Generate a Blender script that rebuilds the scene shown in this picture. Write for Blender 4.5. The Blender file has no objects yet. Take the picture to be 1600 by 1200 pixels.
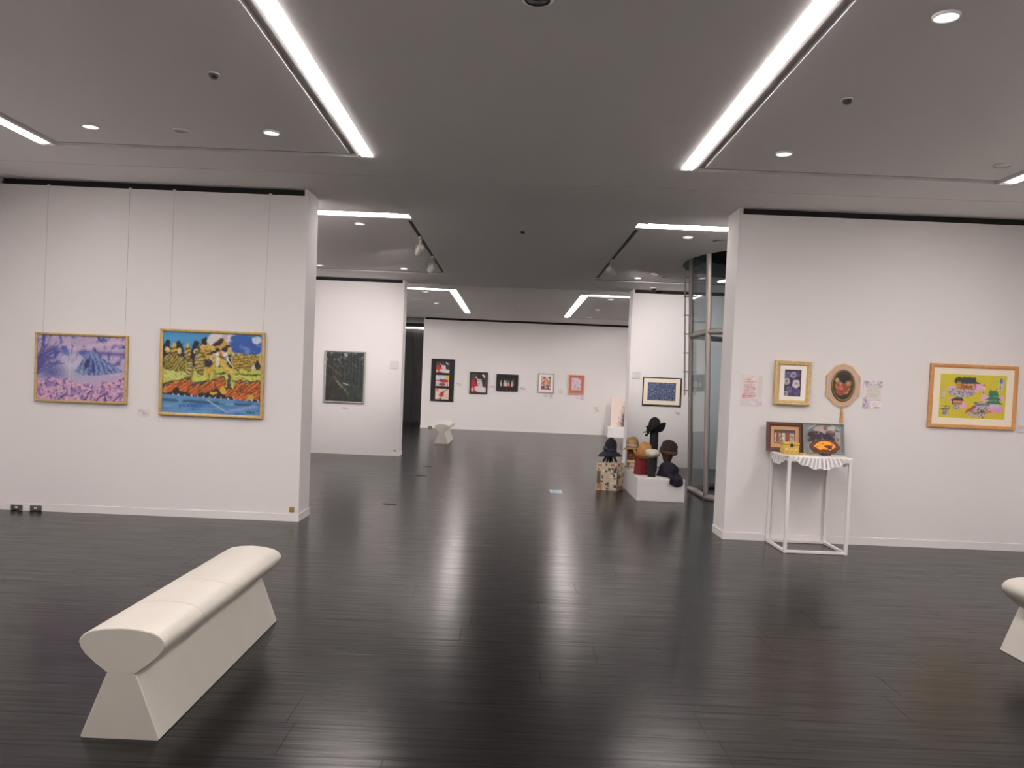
import bpy, math, random
import numpy as np
from mathutils import Vector, Matrix

scene = bpy.context.scene
COL = scene.collection

# ------------------------------------------------------------------ camera
cam_data = bpy.data.cameras.new('camera')
cam = bpy.data.objects.new('camera', cam_data)
COL.objects.link(cam)
scene.camera = cam
ROLL, PITCH = 0.0412, 0.0387
_fw = Vector((0, math.cos(PITCH), -math.sin(PITCH)))
_up = Vector((0, math.sin(PITCH), math.cos(PITCH)))
_rt = Vector((1, 0, 0))
_r = _rt * math.cos(ROLL) + _up * math.sin(ROLL)
_u = _up * math.cos(ROLL) - _rt * math.sin(ROLL)
m = Matrix((( _r.x, _u.x, -_fw.x, 0), (_r.y, _u.y, -_fw.y, 0), (_r.z, _u.z, -_fw.z, 1.5), (0, 0, 0, 1)))
cam.matrix_world = m
cam_data.sensor_fit = 'HORIZONTAL'
cam_data.sensor_width = 36.0
cam_data.lens = 1300.0 / 1600.0 * 36.0
cam_data.shift_x = 0.0003
cam_data.shift_y = 46.5 / 1600.0
cam_data.clip_start = 0.05
cam_data.clip_end = 200

# ------------------------------------------------------------------ world, exposure
world = bpy.data.worlds.new('world')
scene.world = world
world.use_nodes = True
world.node_tree.nodes['Background'].inputs[0].default_value = (0.02, 0.02, 0.02, 1)
world.node_tree.nodes['Background'].inputs[1].default_value = 1.0
scene.view_settings.view_transform = 'Standard'
scene.view_settings.look = 'None'
scene.view_settings.gamma = 1.0
scene.view_settings.use_curve_mapping = False
scene.view_settings.exposure = 1.54
try:
    scene.cycles.use_denoising = True
    scene.cycles.max_bounces = 8
    scene.cycles.diffuse_bounces = 5
    scene.cycles.transparent_max_bounces = 16
    scene.cycles.sample_clamp_indirect = 6.0
    scene.cycles.caustics_reflective = False
except Exception:
    pass

TUBE = 22.0                       # radiance of the fluorescent strips
TUBE_COL = (1.0, 0.90, 0.875)
H = 3.32                          # ceiling height
XC = 0.042                        # centre line of the building

# ------------------------------------------------------------------ helpers
def s2l(c):
    c = np.asarray(c, float) / 255.0
    return np.where(c <= 0.04045, c / 12.92, ((c + 0.055) / 1.055) ** 2.4)

KP = 1.40
def alb(rgb, k=KP):
    """picture colour as seen under the gallery light -> albedo"""
    return tuple(np.clip(s2l(rgb) * k, 0, 0.9))

def mat(name, color, rough=0.5, metal=0.0, bump=0.0, bscale=60.0, bstretch=(1, 1, 1), var=0.0, vscale=8.0,
        spec=0.5, coat=0.0):
    M = bpy.data.materials.new(name)
    M.use_nodes = True
    nt = M.node_tree
    b = nt.nodes['Principled BSDF']
    b.inputs['Base Color'].default_value = (*color, 1)
    b.inputs['Roughness'].default_value = rough
    b.inputs['Metallic'].default_value = metal
    b.inputs['Specular IOR Level'].default_value = spec
    b.inputs['Coat Weight'].default_value = coat
    tc = nt.nodes.new('ShaderNodeTexCoord')
    if bump > 0:
        mp = nt.nodes.new('ShaderNodeMapping')
        mp.inputs['Scale'].default_value = bstretch
        nz = nt.nodes.new('ShaderNodeTexNoise')
        nz.inputs['Scale'].default_value = bscale
        nz.inputs['Detail'].default_value = 3
        bp = nt.nodes.new('ShaderNodeBump')
        bp.inputs['Strength'].default_value = bump
        bp.inputs['Distance'].default_value = 0.004
        nt.links.new(tc.outputs['Object'], mp.inputs['Vector'])
        nt.links.new(mp.outputs['Vector'], nz.inputs['Vector'])
        nt.links.new(nz.outputs['Fac'], bp.inputs['Height'])
        nt.links.new(bp.outputs['Normal'], b.inputs['Normal'])
    if var > 0:
        n2 = nt.nodes.new('ShaderNodeTexNoise')
        n2.inputs['Scale'].default_value = vscale
        n2.inputs['Detail'].default_value = 4
        rp = nt.nodes.new('ShaderNodeValToRGB')
        rp.color_ramp.elements[0].position = 0.3
        rp.color_ramp.elements[1].position = 0.7
        rp.color_ramp.elements[0].color = (*[c * (1 - var) for c in color], 1)
        rp.color_ramp.elements[1].color = (*[min(1, c * (1 + var)) for c in color], 1)
        nt.links.new(tc.outputs['Object'], n2.inputs['Vector'])
        nt.links.new(n2.outputs['Fac'], rp.inputs['Fac'])
        nt.links.new(rp.outputs['Color'], b.inputs['Base Color'])
    return M

def emit(name, color, strength):
    M = bpy.data.materials.new(name)
    M.use_nodes = True
    nt = M.node_tree
    nt.nodes.remove(nt.nodes['Principled BSDF'])
    e = nt.nodes.new('ShaderNodeEmission')
    e.inputs[0].default_value = (*color, 1)
    e.inputs[1].default_value = strength
    nt.links.new(e.outputs[0], nt.nodes['Material Output'].inputs[0])
    return M

def art_material():
    M = bpy.data.materials.new('painted_surface')
    M.use_nodes = True
    nt = M.node_tree
    b = nt.nodes['Principled BSDF']
    a = nt.nodes.new('ShaderNodeAttribute')
    a.attribute_name = 'Paint'
    nt.links.new(a.outputs['Color'], b.inputs['Base Color'])
    b.inputs['Roughness'].default_value = 0.55
    return M

def glass_material(name, tint, gloss=0.06):
    M = bpy.data.materials.new(name)
    M.use_nodes = True
    nt = M.node_tree
    nt.nodes.remove(nt.nodes['Principled BSDF'])
    t = nt.nodes.new('ShaderNodeBsdfTransparent')
    t.inputs[0].default_value = (*tint, 1)
    g = nt.nodes.new('ShaderNodeBsdfGlossy')
    g.inputs['Roughness'].default_value = 0.02
    lw = nt.nodes.new('ShaderNodeLayerWeight'); lw.inputs[0].default_value = 0.5
    pw = nt.nodes.new('ShaderNodeMath'); pw.operation = 'POWER'; pw.inputs[1].default_value = 4.0
    fr = nt.nodes.new('ShaderNodeMath'); fr.operation = 'MULTIPLY_ADD'; fr.inputs[1].default_value = 0.7; fr.inputs[2].default_value = 0.035
    nt.links.new(lw.outputs['Facing'], pw.inputs[0]); nt.links.new(pw.outputs[0], fr.inputs[0])
    mx = nt.nodes.new('ShaderNodeMixShader')
    nt.links.new(fr.outputs[0], mx.inputs[0])
    nt.links.new(t.outputs[0], mx.inputs[1])
    nt.links.new(g.outputs[0], mx.inputs[2])
    nt.links.new(mx.outputs[0], nt.nodes['Material Output'].inputs[0])
    return M

class MB:
    """collects shapes, links them as one mesh object"""
    def __init__(self):
        self.v, self.f, self.s = [], [], []
    def add(self, vs, fs, smooth=False, M=None):
        o = len(self.v)
        for p in vs:
            p = Vector(p)
            self.v.append(tuple(M @ p) if M is not None else tuple(p))
        for q in fs:
            self.f.append(tuple(o + i for i in q)); self.s.append(smooth)
        return self
    def box(self, x0, x1, y0, y1, z0, z1, M=None, bev=0.0):
        if bev > 0:
            b = min(bev, (x1-x0)/2.01, (y1-y0)/2.01, (z1-z0)/2.01)
            V = []
            for (sx, X, ax) in ((1, x0, 0), (-1, x1, 0)):
                pass
            vs, fs = [], []
            idx = {}
            def P(a):
                if a not in idx:
                    idx[a] = len(vs); vs.append(a)
                return idx[a]
            xs, ys, zs = (x0, x1), (y0, y1), (z0, z1)
            def c(i, j, k, ax):       # corner point belonging to face of axis ax
                x = xs[i]; y = ys[j]; z = zs[k]
                if ax != 0: x += b if i == 0 else -b
                if ax != 1: y += b if j == 0 else -b
                if ax != 2: z += b if k == 0 else -b
                return P((x, y, z))
            for i in (0, 1):
                fs.append([c(i,0,0,0), c(i,1,0,0), c(i,1,1,0), c(i,0,1,0)][::(-1 if i == 0 else 1)])
                fs.append([c(0,i,0,1), c(1,i,0,1), c(1,i,1,1), c(0,i,1,1)][::(1 if i == 0 else -1)])
                fs.append([c(0,0,i,2), c(1,0,i,2), c(1,1,i,2), c(0,1,i,2)][::(-1 if i == 0 else 1)])
            for i in (0, 1):
                for j in (0, 1):
                    fs.append([c(i,j,0,0), c(i,j,1,0), c(i,j,1,1), c(i,j,0,1)][::(1 if i == j else -1)])
                    fs.append([c(i,0,j,0), c(i,1,j,0), c(i,1,j,2), c(i,0,j,2)][::(-1 if i == j else 1)])
                    fs.append([c(0,i,j,1), c(1,i,j,1), c(1,i,j,2), c(0,i,j,2)][::(1 if i == j else -1)])
            for i in (0, 1):
                for j in (0, 1):
                    for k in (0, 1):
                        t = [c(i,j,k,0), c(i,j,k,1), c(i,j,k,2)]
                        fs.append(t if (i + j + k) % 2 == 1 else t[::-1])
            return self.add(vs, fs, False, M)
        vs = [(x, y, z) for z in (z0, z1) for y in (y0, y1) for x in (x0, x1)]
        fs = [(0,2,3,1), (4,5,7,6), (0,1,5,4), (2,6,7,3), (0,4,6,2), (1,3,7,5)]
        return self.add(vs, fs, False, M)
    def prism(self, poly, z0, z1, M=None):
        n = len(poly)
        vs = [(x, y, z0) for x, y in poly] + [(x, y, z1) for x, y in poly]
        fs = [tuple(range(n))[::-1], tuple(range(n, 2*n))] + [(i, (i+1) % n, n+(i+1) % n, n+i) for i in range(n)]
        return self.add(vs, fs, False, M)
    def loft(self, rings, smooth=True, cap=True, closed=True, M=None):
        n = len(rings[0]); vs = [p for r in rings for p in r]; fs = []
        for k in range(len(rings) - 1):
            for i in range(n if closed else n - 1):
                j = (i + 1) % n
                fs.append((k*n+i, k*n+j, (k+1)*n+j, (k+1)*n+i))
        self.add(vs, fs, smooth, M)
        if cap:
            self.add(rings[0], [tuple(range(n))[::-1]], False, M)
            self.add(rings[-1], [tuple(range(n))], False, M)
        return self
    def lathe(self, prof, seg=24, M=None, fn=None, smooth=True, cap=True):
        """prof: (radius, z) pairs from bottom to top, around local z"""
        rings = []
        for r, z in prof:
            ring = []
            for i in range(seg):
                a = 2*math.pi*i/seg
                p = Vector((r*math.cos(a), r*math.sin(a), z))
                if fn: p = Vector(fn(p, a, r, z))
                ring.append(p)
            rings.append(ring)
        return self.loft(rings, smooth, cap, True, M)
    def tube(self, pts, r, seg=8, M=None, closed=False, smooth=True):
        pts = [Vector(p) for p in pts]; rings = []; n = len(pts)
        prev = None
        for i, p in enumerate(pts):
            if closed: d = pts[(i+1) % n] - pts[i-1]
            else: d = pts[min(i+1, n-1)] - pts[max(i-1, 0)]
            d.normalize()
            if prev is None:
                a = d.cross(Vector((0, 0, 1)))
                if a.length < 1e-3: a = d.cross(Vector((1, 0, 0)))
            else:
                a = prev - d * prev.dot(d)
            a.normalize(); prev = a
            b = d.cross(a)
            rr = r[i] if isinstance(r, (list, tuple)) else r
            rings.append([p + (a*math.cos(2*math.pi*k/seg) + b*math.sin(2*math.pi*k/seg))*rr for k in range(seg)])
        if closed:
            rings.append(rings[0])
            return self.loft(rings, smooth, False, True, M)
        return self.loft(rings, smooth, True, True, M)
    def build(self, name, material, parent=None, local=False):
        me = bpy.data.meshes.new(name)
        vs = self.v
        if parent is not None and not local:
            L = parent.matrix_world.translation if False else TRUE_LOC[parent.name]
            vs = [(a-L[0], b-L[1], c-L[2]) for a, b, c in vs]
        me.from_pydata(vs, [], self.f)
        me.polygons.foreach_set('use_smooth', self.s)
        me.materials.append(material)
        me.update()
        o = bpy.data.objects.new(name, me)
        COL.objects.link(o)
        if parent is not None: o.parent = parent
        TRUE_LOC[o.name] = TRUE_LOC[parent.name] if (parent is not None and not local) else (0, 0, 0)
        return o

TRUE_LOC = {}
def tag(o, label, cat, group=None, kind=None):
    o['label'] = label; o['category'] = cat
    if group: o['group'] = group
    if kind: o['kind'] = kind
    return o
def thing(name, label, cat, loc=(0, 0, 0), rz=0.0, group=None, kind=None):
    o = bpy.data.objects.new(name, None)
    COL.objects.link(o)
    o.location = loc; o.rotation_euler = (0, 0, rz)
    o.empty_display_size = 0.1
    TRUE_LOC[o.name] = tuple(loc)
    return tag(o, label, cat, group, kind)
def copy_tree(o, loc, label):
    r = o.copy(); COL.objects.link(r); r.location = loc; r['label'] = label
    TRUE_LOC[r.name] = tuple(loc)
    for ch in o.children:
        c = ch.copy(); COL.objects.link(c); c.parent = r
        for g in ch.children:
            d = g.copy(); COL.objects.link(d); d.parent = c
    return r
def struct(o, label, cat): return tag(o, label, cat, None, 'structure')

# ------------------------------------------------------------------ materials
WALL = mat('white_wall_cloth', (0.80, 0.785, 0.775), 0.85, bump=0.12, bscale=90, bstretch=(1, 1, 0.25), spec=0.2)
TRIM = mat('white_trim', (0.82, 0.80, 0.79), 0.6, spec=0.3)
CEIL = mat('ceiling_paint', (0.78, 0.765, 0.755), 0.9, spec=0.1)
BLACK = mat('black_recess', (0.012, 0.012, 0.012), 0.7)
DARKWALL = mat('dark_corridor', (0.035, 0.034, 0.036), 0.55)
DARKDOOR = mat('dark_door', (0.015, 0.015, 0.016), 0.45)
GREYMETAL = mat('grey_metal', (0.34, 0.31, 0.29), 0.42, metal=0.4)
SATIN = mat('satin_aluminium', (0.6, 0.6, 0.6), 0.35, metal=0.8)
WHITEMETAL = mat('white_metal', (0.78, 0.76, 0.73), 0.4)
LEATHER = mat('white_leather', (0.465, 0.45, 0.40), 0.42, bump=0.10, bscale=220, var=0.03, vscale=6)
SEAMMAT = mat('leather_seam', (0.62, 0.58, 0.53), 0.6)
TUBEMAT = emit('fluorescent_tube', TUBE_COL, TUBE)
TUBEMAT_FAR = emit('fluorescent_tube_rear', TUBE_COL, TUBE*.42)
TUBEMAT_FILL = emit('fluorescent_tube_fill', TUBE_COL, TUBE*2.6)  # unseen side strips of the rear room, boosted to fill the far wall
DOWN = emit('downlight_glow', (0.88, 0.94, 1.0), 0.6)
ART = art_material()
GLASS = glass_material('clear_glass', (0.87, 0.915, 0.925))

def floor_material(name, planks):
    M = bpy.data.materials.new(name); M.use_nodes = True
    nt = M.node_tree; b = nt.nodes['Principled BSDF']
    N = nt.nodes.new; Lk = nt.links.new
    geo = N('ShaderNodeNewGeometry')
    mp = N('ShaderNodeMapping'); mp.inputs['Scale'].default_value = (1.6, 46, 1)
    Lk(geo.outputs['Position'], mp.inputs['Vector'])
    nz = N('ShaderNodeTexNoise'); nz.inputs['Scale'].default_value = 1.0; nz.inputs['Detail'].default_value = 6
    nz.inputs['Roughness'].default_value = 0.65
    Lk(mp.outputs['Vector'], nz.inputs['Vector'])
    cr = N('ShaderNodeValToRGB')
    cr.color_ramp.elements[0].position = 0.32; cr.color_ramp.elements[1].position = 0.7
    cr.color_ramp.elements[0].color = (0.0025, 0.0024, 0.0024, 1)
    cr.color_ramp.elements[1].color = (0.006, 0.0055, 0.0054, 1)
    Lk(nz.outputs['Fac'], cr.inputs['Fac'])
    col = cr.outputs['Color']
    # worn scratches and pale specks
    mp2 = N('ShaderNodeMapping'); mp2.inputs['Scale'].default_value = (9, 14, 1); mp2.inputs['Rotation'].default_value = (0, 0, 0.7)
    Lk(geo.outputs['Position'], mp2.inputs['Vector'])
    n2 = N('ShaderNodeTexNoise'); n2.inputs['Scale'].default_value = 7.0; n2.inputs['Detail'].default_value = 1
    n2.inputs['Roughness'].default_value = 0.75
    Lk(mp2.outputs['Vector'], n2.inputs['Vector'])
    r2 = N('ShaderNodeMapRange'); r2.inputs['From Min'].default_value = 0.83; r2.inputs['From Max'].default_value = 0.87
    Lk(n2.outputs['Fac'], r2.inputs['Value'])
    mx = N('ShaderNodeMix'); mx.data_type = 'RGBA'
    Lk(r2.outputs['Result'], mx.inputs['Factor']); Lk(col, mx.inputs['A'])
    mx.inputs['B'].default_value = (0.07, 0.06, 0.05, 1)
    col = mx.outputs['Result']
    if planks:
        oi = N('ShaderNodeObjectInfo')
        mr = N('ShaderNodeMapRange'); mr.inputs['To Min'].default_value = 0.86; mr.inputs['To Max'].default_value = 1.14
        Lk(oi.outputs['Random'], mr.inputs['Value'])
        mm = N('ShaderNodeMix'); mm.data_type = 'RGBA'; mm.blend_type = 'MULTIPLY'; mm.inputs['Factor'].default_value = 1
        Lk(col, mm.inputs['A']); Lk(mr.outputs['Result'], mm.inputs['B'])
        col = mm.outputs['Result']
    else:
        bk = N('ShaderNodeTexBrick')
        bk.inputs['Scale'].default_value = 1.0
        bk.inputs['Brick Width'].default_value = 1.818; bk.inputs['Row Height'].default_value = 0.303
        bk.inputs['Mortar Size'].default_value = 0.0025; bk.inputs['Mortar Smooth'].default_value = 0.3
        bk.inputs['Color1'].default_value = (0.92, 0.92, 0.92, 1); bk.inputs['Color2'].default_value = (1.1, 1.1, 1.1, 1)
        bk.inputs['Mortar'].default_value = (0.35, 0.35, 0.35, 1)
        Lk(geo.outputs['Position'], bk.inputs['Vector'])
        mm = N('ShaderNodeMix'); mm.data_type = 'RGBA'; mm.blend_type = 'MULTIPLY'; mm.inputs['Factor'].default_value = 1
        Lk(col, mm.inputs['A']); Lk(bk.outputs['Color'], mm.inputs['B'])
        col = mm.outputs['Result']
    Lk(col, b.inputs['Base Color'])
    n3 = N('ShaderNodeTexNoise'); n3.inputs['Scale'].default_value = 1.3; n3.inputs['Detail'].default_value = 5
    Lk(geo.outputs['Position'], n3.inputs['Vector'])
    rr = N('ShaderNodeMapRange'); rr.inputs['From Min'].default_value = 0.25; rr.inputs['From Max'].default_value = 0.75
    rr.inputs['To Min'].default_value = 0.30; rr.inputs['To Max'].default_value = 0.17
    Lk(nz.outputs['Fac'], rr.inputs['Value'])
    Lk(rr.outputs['Result'], b.inputs['Roughness'])
    sp = N('ShaderNodeMapRange'); sp.inputs['From Min'].default_value = 0.32; sp.inputs['From Max'].default_value = 0.68
    sp.inputs['To Min'].default_value = 0.10; sp.inputs['To Max'].default_value = 0.46
    Lk(nz.outputs['Fac'], sp.inputs['Value']); Lk(sp.outputs['Result'], b.inputs['Specular IOR Level'])
    b.inputs['Anisotropic'].default_value = 0.15          # brushed along the boards: reflections stretch across them
    tv = N('ShaderNodeCombineXYZ'); tv.inputs[1].default_value = 1.0
    Lk(tv.outputs[0], b.inputs['Tangent'])
    return M
FLOOR = floor_material('dark_flooring', False)
PLANK = floor_material('dark_plank', True)

# ------------------------------------------------------------------ the floor
XL0, XR1, XR2 = -5.17, 5.26, 6.4
PY0, PROWS, PW, PLEN = 2.30, 20, 0.303, 1.818
PY1 = PY0 + PROWS * PW
fb = MB()
fb.box(XL0-.3, XR2+.3, -2.3, PY0, -0.15, 0)
fb.box(XL0-.3, XR2+.3, PY1, 28.6, -0.15, 0)
fb.box(XL0-.3, XR2+.3, PY0, PY1, -0.15, -0.012)
fl = fb.build('floor', FLOOR)
struct(fl, 'dark stained glossy wooden floor of the gallery', 'floor')
rnd = random.Random(3)
pcache = {}
for r_ in range(PROWS):
    x = XL0 - 0.06 - rnd.uniform(0, PLEN)
    while x < XR1 + 0.05:
        a, b_ = max(x, XL0 - 0.06), min(x + PLEN, XR1 + 0.06)
        x += PLEN
        L_ = round(b_ - a, 3)
        if L_ < 0.05: continue
        if L_ not in pcache:
            o = MB().box(0.0005, L_-0.0005, 0.0005, PW-0.0005, -0.011, 0, bev=0.0005).build('plank', PLANK, fl)
            pcache[L_] = o
        else:
            o = pcache[L_].copy(); COL.objects.link(o); o.parent = fl
        o.location = (a, PY0 + r_*PW, 0)

# ------------------------------------------------------------------ the ceiling: slots cut as real recesses
slots = []        # x0,x1,y0,y1,depth
def slot(x0, x1, y0, y1, d, mirror=True):
    slots.append((x0, x1, y0, y1, d))
    if mirror: slots.append((2*XC-x1, 2*XC-x0, y0, y1, d))
# front bay
slot(-1.342, -1.237, -1.0, 7.03, 0.085)
slot(-1.425, -1.368, -1.0, 7.03, 0.03)
slot(-4.03, -3.93, -1.0, 7.06, 0.085)
slot(-3.905, -3.84, -1.0, 7.06, 0.03)
slot(-3.84, -1.425, 6.93, 7.03, 0.05)
# middle bay
slot(-3.9, -1.24, 9.38, 9.62, 0.085)
slot(-1.305, -1.255, 9.70, 14.38, 0.03)
slot(-3.9, -1.26, 14.42, 14.60, 0.05)
slot(-4.03, -3.9, 9.38, 14.60, 0.085, False)
# rear bay
slot(-3.84, -1.33, 17.0, 17.24, 0.085)
slot(-1.385, -1.235, 17.05, 22.88, 0.085)
slot(-3.84, -1.40, 23.05, 23.2, 0.05)
slot(-4.03, -3.84, 17.0, 23.2, 0.085)
for yj in (7.66, 16.28):
    slot(XL0-.05, XR2+.05, yj-.008, yj+.008, 0.03, False)
HX0, HX1, HY0, HY1 = 2.38, 5.72, 10.18, 13.82      # cell of the round opening
HCX, HCY, HRX, HRY = 4.05, 12.0, 1.65, 1.80
CX0, CX1, CY0, CY1 = XL0-.1, XR2+.1, -2.15, 25.35
xs = sorted({CX0, CX1, HX0, HX1} | {s[0] for s in slots} | {s[1] for s in slots})
ys = sorted({CY0, CY1, HY0, HY1} | {s[2] for s in slots} | {s[3] for s in slots})
xs = [x for x in xs if CX0 <= x <= CX1]
def cell_depth(x, y):
    if HX0 < x < HX1 and HY0 < y < HY1: return None
    d = 0
    for s in slots:
        if s[0] < x < s[1] and s[2] < y < s[3]: d = max(d, s[4])
    return d
nx, ny = len(xs)-1, len(ys)-1
D = [[cell_depth((xs[i]+xs[i+1])/2, (ys[j]+ys[j+1])/2) for j in range(ny)] for i in range(nx)]
cb = MB()
for i in range(nx):
    for j in range(ny):
        d = D[i][j]
        if d is None: continue
        z = H + d
        cb.add([(xs[i], ys[j], z), (xs[i], ys[j+1], z), (xs[i+1], ys[j+1], z), (xs[i+1], ys[j], z)], [(0, 1, 2, 3)])
        if i+1 < nx and D[i+1][j] is not None and D[i+1][j] != d:
            z2 = H + D[i+1][j]
            cb.add([(xs[i+1], ys[j], z), (xs[i+1], ys[j+1], z), (xs[i+1], ys[j+1], z2), (xs[i+1], ys[j], z2)], [(0, 1, 2, 3)])
        if j+1 < ny and D[i][j+1] is not None and D[i][j+1] != d:
            z2 = H + D[i][j+1]
            cb.add([(xs[i], ys[j+1], z), (xs[i+1], ys[j+1], z), (xs[i+1], ys[j+1], z2), (xs[i], ys[j+1], z2)], [(0, 1, 2, 3)])
# ring between the square cell and the round opening, and the rim of the opening
NS = 72
ring_o, ring_i, ring_t = [], [], []
for k in range(NS):
    a = 2*math.pi*k/NS
    c, s = math.cos(a), math.sin(a)
    ring_i.append((HCX+HRX*c, HCY+HRY*s, H)); ring_t.append((HCX+HRX*c, HCY+HRY*s, H+.22))
    hx, hy = (HX1-HX0)/2, (HY1-HY0)/2
    t = 1/max(abs(c)/hx, abs(s)/hy)
    ring_o.append(((HX0+HX1)/2+c*t, (HY0+HY1)/2+s*t, H))
cb.loft([ring_o, ring_i, ring_t], False, False)
ce = cb.build('ceiling', CEIL)
struct(ce, 'flat pale grey ceiling with recessed light slots', 'ceiling')
GROOVESHADE = mat('grey_groove_shade', (0.10, 0.098, 0.10), 0.6)  # dark strips painted in for the shade at the grooves' near edge
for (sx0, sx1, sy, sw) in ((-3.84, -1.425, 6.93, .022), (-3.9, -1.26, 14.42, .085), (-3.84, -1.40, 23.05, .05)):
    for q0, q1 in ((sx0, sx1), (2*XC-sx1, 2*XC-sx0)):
        MB().box(q0, q1, sy, sy+sw, H+.002, H+.012).build('groove_shade', GROOVESHADE, ce)
sb = MB()
sb.box(CX0, CX1, CY0, HY0-.3, H+.25, H+.3); sb.box(CX0, CX1, HY1+.3, 25.35, H+.25, H+.3)
sb.build('roof_slab', CEIL, ce)
# dark void above the round opening
vb = MB()
vr = lambda z, k=1.06: [(HCX+HRX*k*math.cos(2*math.pi*i/48), HCY+HRY*k*math.sin(2*math.pi*i/48), z) for i in range(48)]
vb.loft([vr(H+.221), vr(4.6)], True, False); vb.add(vr(4.6), [tuple(range(48))])
vo = vb.build('shaft_lining', BLACK, ce); vo['label'] = 'black lining above the round ceiling opening'

# ------------------------------------------------------------------ walls
def gallery_wall(name, label, x0, x1, y0, y1, end, rail=True):
    """white wall; picture rail recess along the top of its front face; end = side of the free end (-1, 1, 0)"""
    w = MB()
    w.box(x0, x1, y0, y1, 0, 3.25)
    w.box(x0, x1, y0+.055, y1, 3.25, H)
    if end:
        ex = x0 if end < 0 else x1
        w.box(min(ex, ex-end*.035), max(ex, ex-end*.035), y0, y0+.055, 3.25, H)
    o = w.build(name, WALL); struct(o, label, 'wall')
    bx0, bx1 = (x0+.035 if end < 0 else x0), (x1-.035 if end > 0 else x1)
    MB().box(bx0, bx1, y0+.045, y0+.0549, 3.2505, H-.0005).build('rail_recess', BLACK, o)
    MB().box(bx0, bx1, y0+.012, y0+.03, 3.268, 3.28).build('picture_rail', BLACK, o)
    MB().box(bx0, bx1, y0+.001, y0+.006, 3.2502, 3.2565).build('rail_lip', TRIM, o)
    return o
def baseboard(name, label, boxes):
    b = MB()
    for q in boxes: b.box(*q)
    return struct(b.build(name, TRIM), label, 'baseboard')
Y1, Y2, Y3 = 8.344, 15.70, 25.01
XA, XB = -2.11, 2.183
gallery_wall('wall_front_left', 'white front partition wall carrying the mountain and tiger paintings', XL0-.1, XA, Y1, Y1+.435, 1)
gallery_wall('wall_front_right', 'white front partition wall behind the lace-topped display table', XB, XR1+1.3, Y1, Y1+.435, -1)
gallery_wall('wall_middle_left', 'white middle partition wall carrying the dark forest painting', XL0-.1, XA, Y2, Y2+.42, 1)
gallery_wall('wall_middle_right', 'white middle partition wall carrying the blue abstract picture', XB, XR2+.1, Y2, Y2+.42, -1)
gallery_wall('wall_far', 'white far end wall with five small framed works', -2.735, XR2+.1, Y3, Y3+.3, -1)
struct(MB().box(XL0-.12, XL0, -2.2, 28.4, 0, H).build('wall_left', WALL), 'white side wall along the left of the gallery', 'wall')
struct(MB().box(XR1, XR1+.12, -2.2, Y1, 0, H).build('wall_right', WALL), 'white side wall along the right of the front room', 'wall')
struct(MB().box(XR2, XR2+.12, Y1+.4, Y3+.4, 0, H).build('wall_right_rear', WALL), 'white side wall along the right of the rear rooms', 'wall')
struct(MB().box(XL0-.1, XR1+.1, -2.22, -2.1, 0, H).build('wall_rear', WALL), 'white wall behind the viewer', 'wall')
bt, bh = 0.008, 0.075
baseboard('baseboard_front_left', 'low white skirting under the mountain and tiger paintings',
          [(XL0, XA+bt, Y1-bt, Y1, 0, bh), (XA, XA+bt, Y1, Y1+.435, 0, bh)])
baseboard('baseboard_front_right', 'low white skirting behind the display table',
          [(XB-bt, XR1, Y1-bt, Y1, 0, bh), (XB-bt, XB, Y1, Y1+.435, 0, bh)])
baseboard('baseboard_middle_left', 'low white skirting under the dark forest painting',
          [(XL0, XA+bt, Y2-bt, Y2, 0, bh), (XA, XA+bt, Y2, Y2+.42, 0, bh)])
baseboard('baseboard_middle_right', 'low white skirting behind the hat display',
          [(XB-bt, XR2, Y2-bt, Y2, 0, bh), (XB-bt, XB, Y2, Y2+.42, 0, bh)])
baseboard('baseboard_far', 'low white skirting along the far end wall', [(-2.735-bt, XR2, Y3-bt, Y3, 0, bh)])

# dark corridor behind the far opening
cw = MB()
cw.box(XL0, -1.2, 28.15, 28.35, 0, H)
cw.box(-1.4, -1.2, Y3+.3, 28.15, 0, H)
cwo = struct(cw.build('wall_corridor', DARKWALL), 'near-black corridor wall seen through the narrow far opening', 'wall')
for i, (a, b_) in enumerate(((-3.72, -3.40), (-3.385, -3.05))):
    MB().box(a, b_, 28.12, 28.15, 0.06, 3.05, bev=.004).build('wall_panel', DARKDOOR if i == 0 else DARKWALL, cwo)
dr = struct(MB().box(-3.26, -2.6, 28.085, 28.12, 0.0, 2.05, bev=.004).build('door_1', DARKDOOR), 'dark corridor door beyond the far opening', 'door')
cc = MB().box(XL0, -1.2, Y3+.34, 28.35, H+.1, H+.15).build('ceiling_corridor', DARKWALL)
struct(cc, 'slatted grey corridor ceiling beyond the far wall', 'ceiling')
lv = MB()
for k in range(16):
    lv.box(XL0, -1.2, 25.45+k*.165, 25.45+k*.165+.11, H, H+.04)
lvo = lv.build('ceiling_slats', mat('grey_slats', (0.30, 0.29, 0.285), 0.7), cc); lvo['kind'] = 'stuff'

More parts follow.
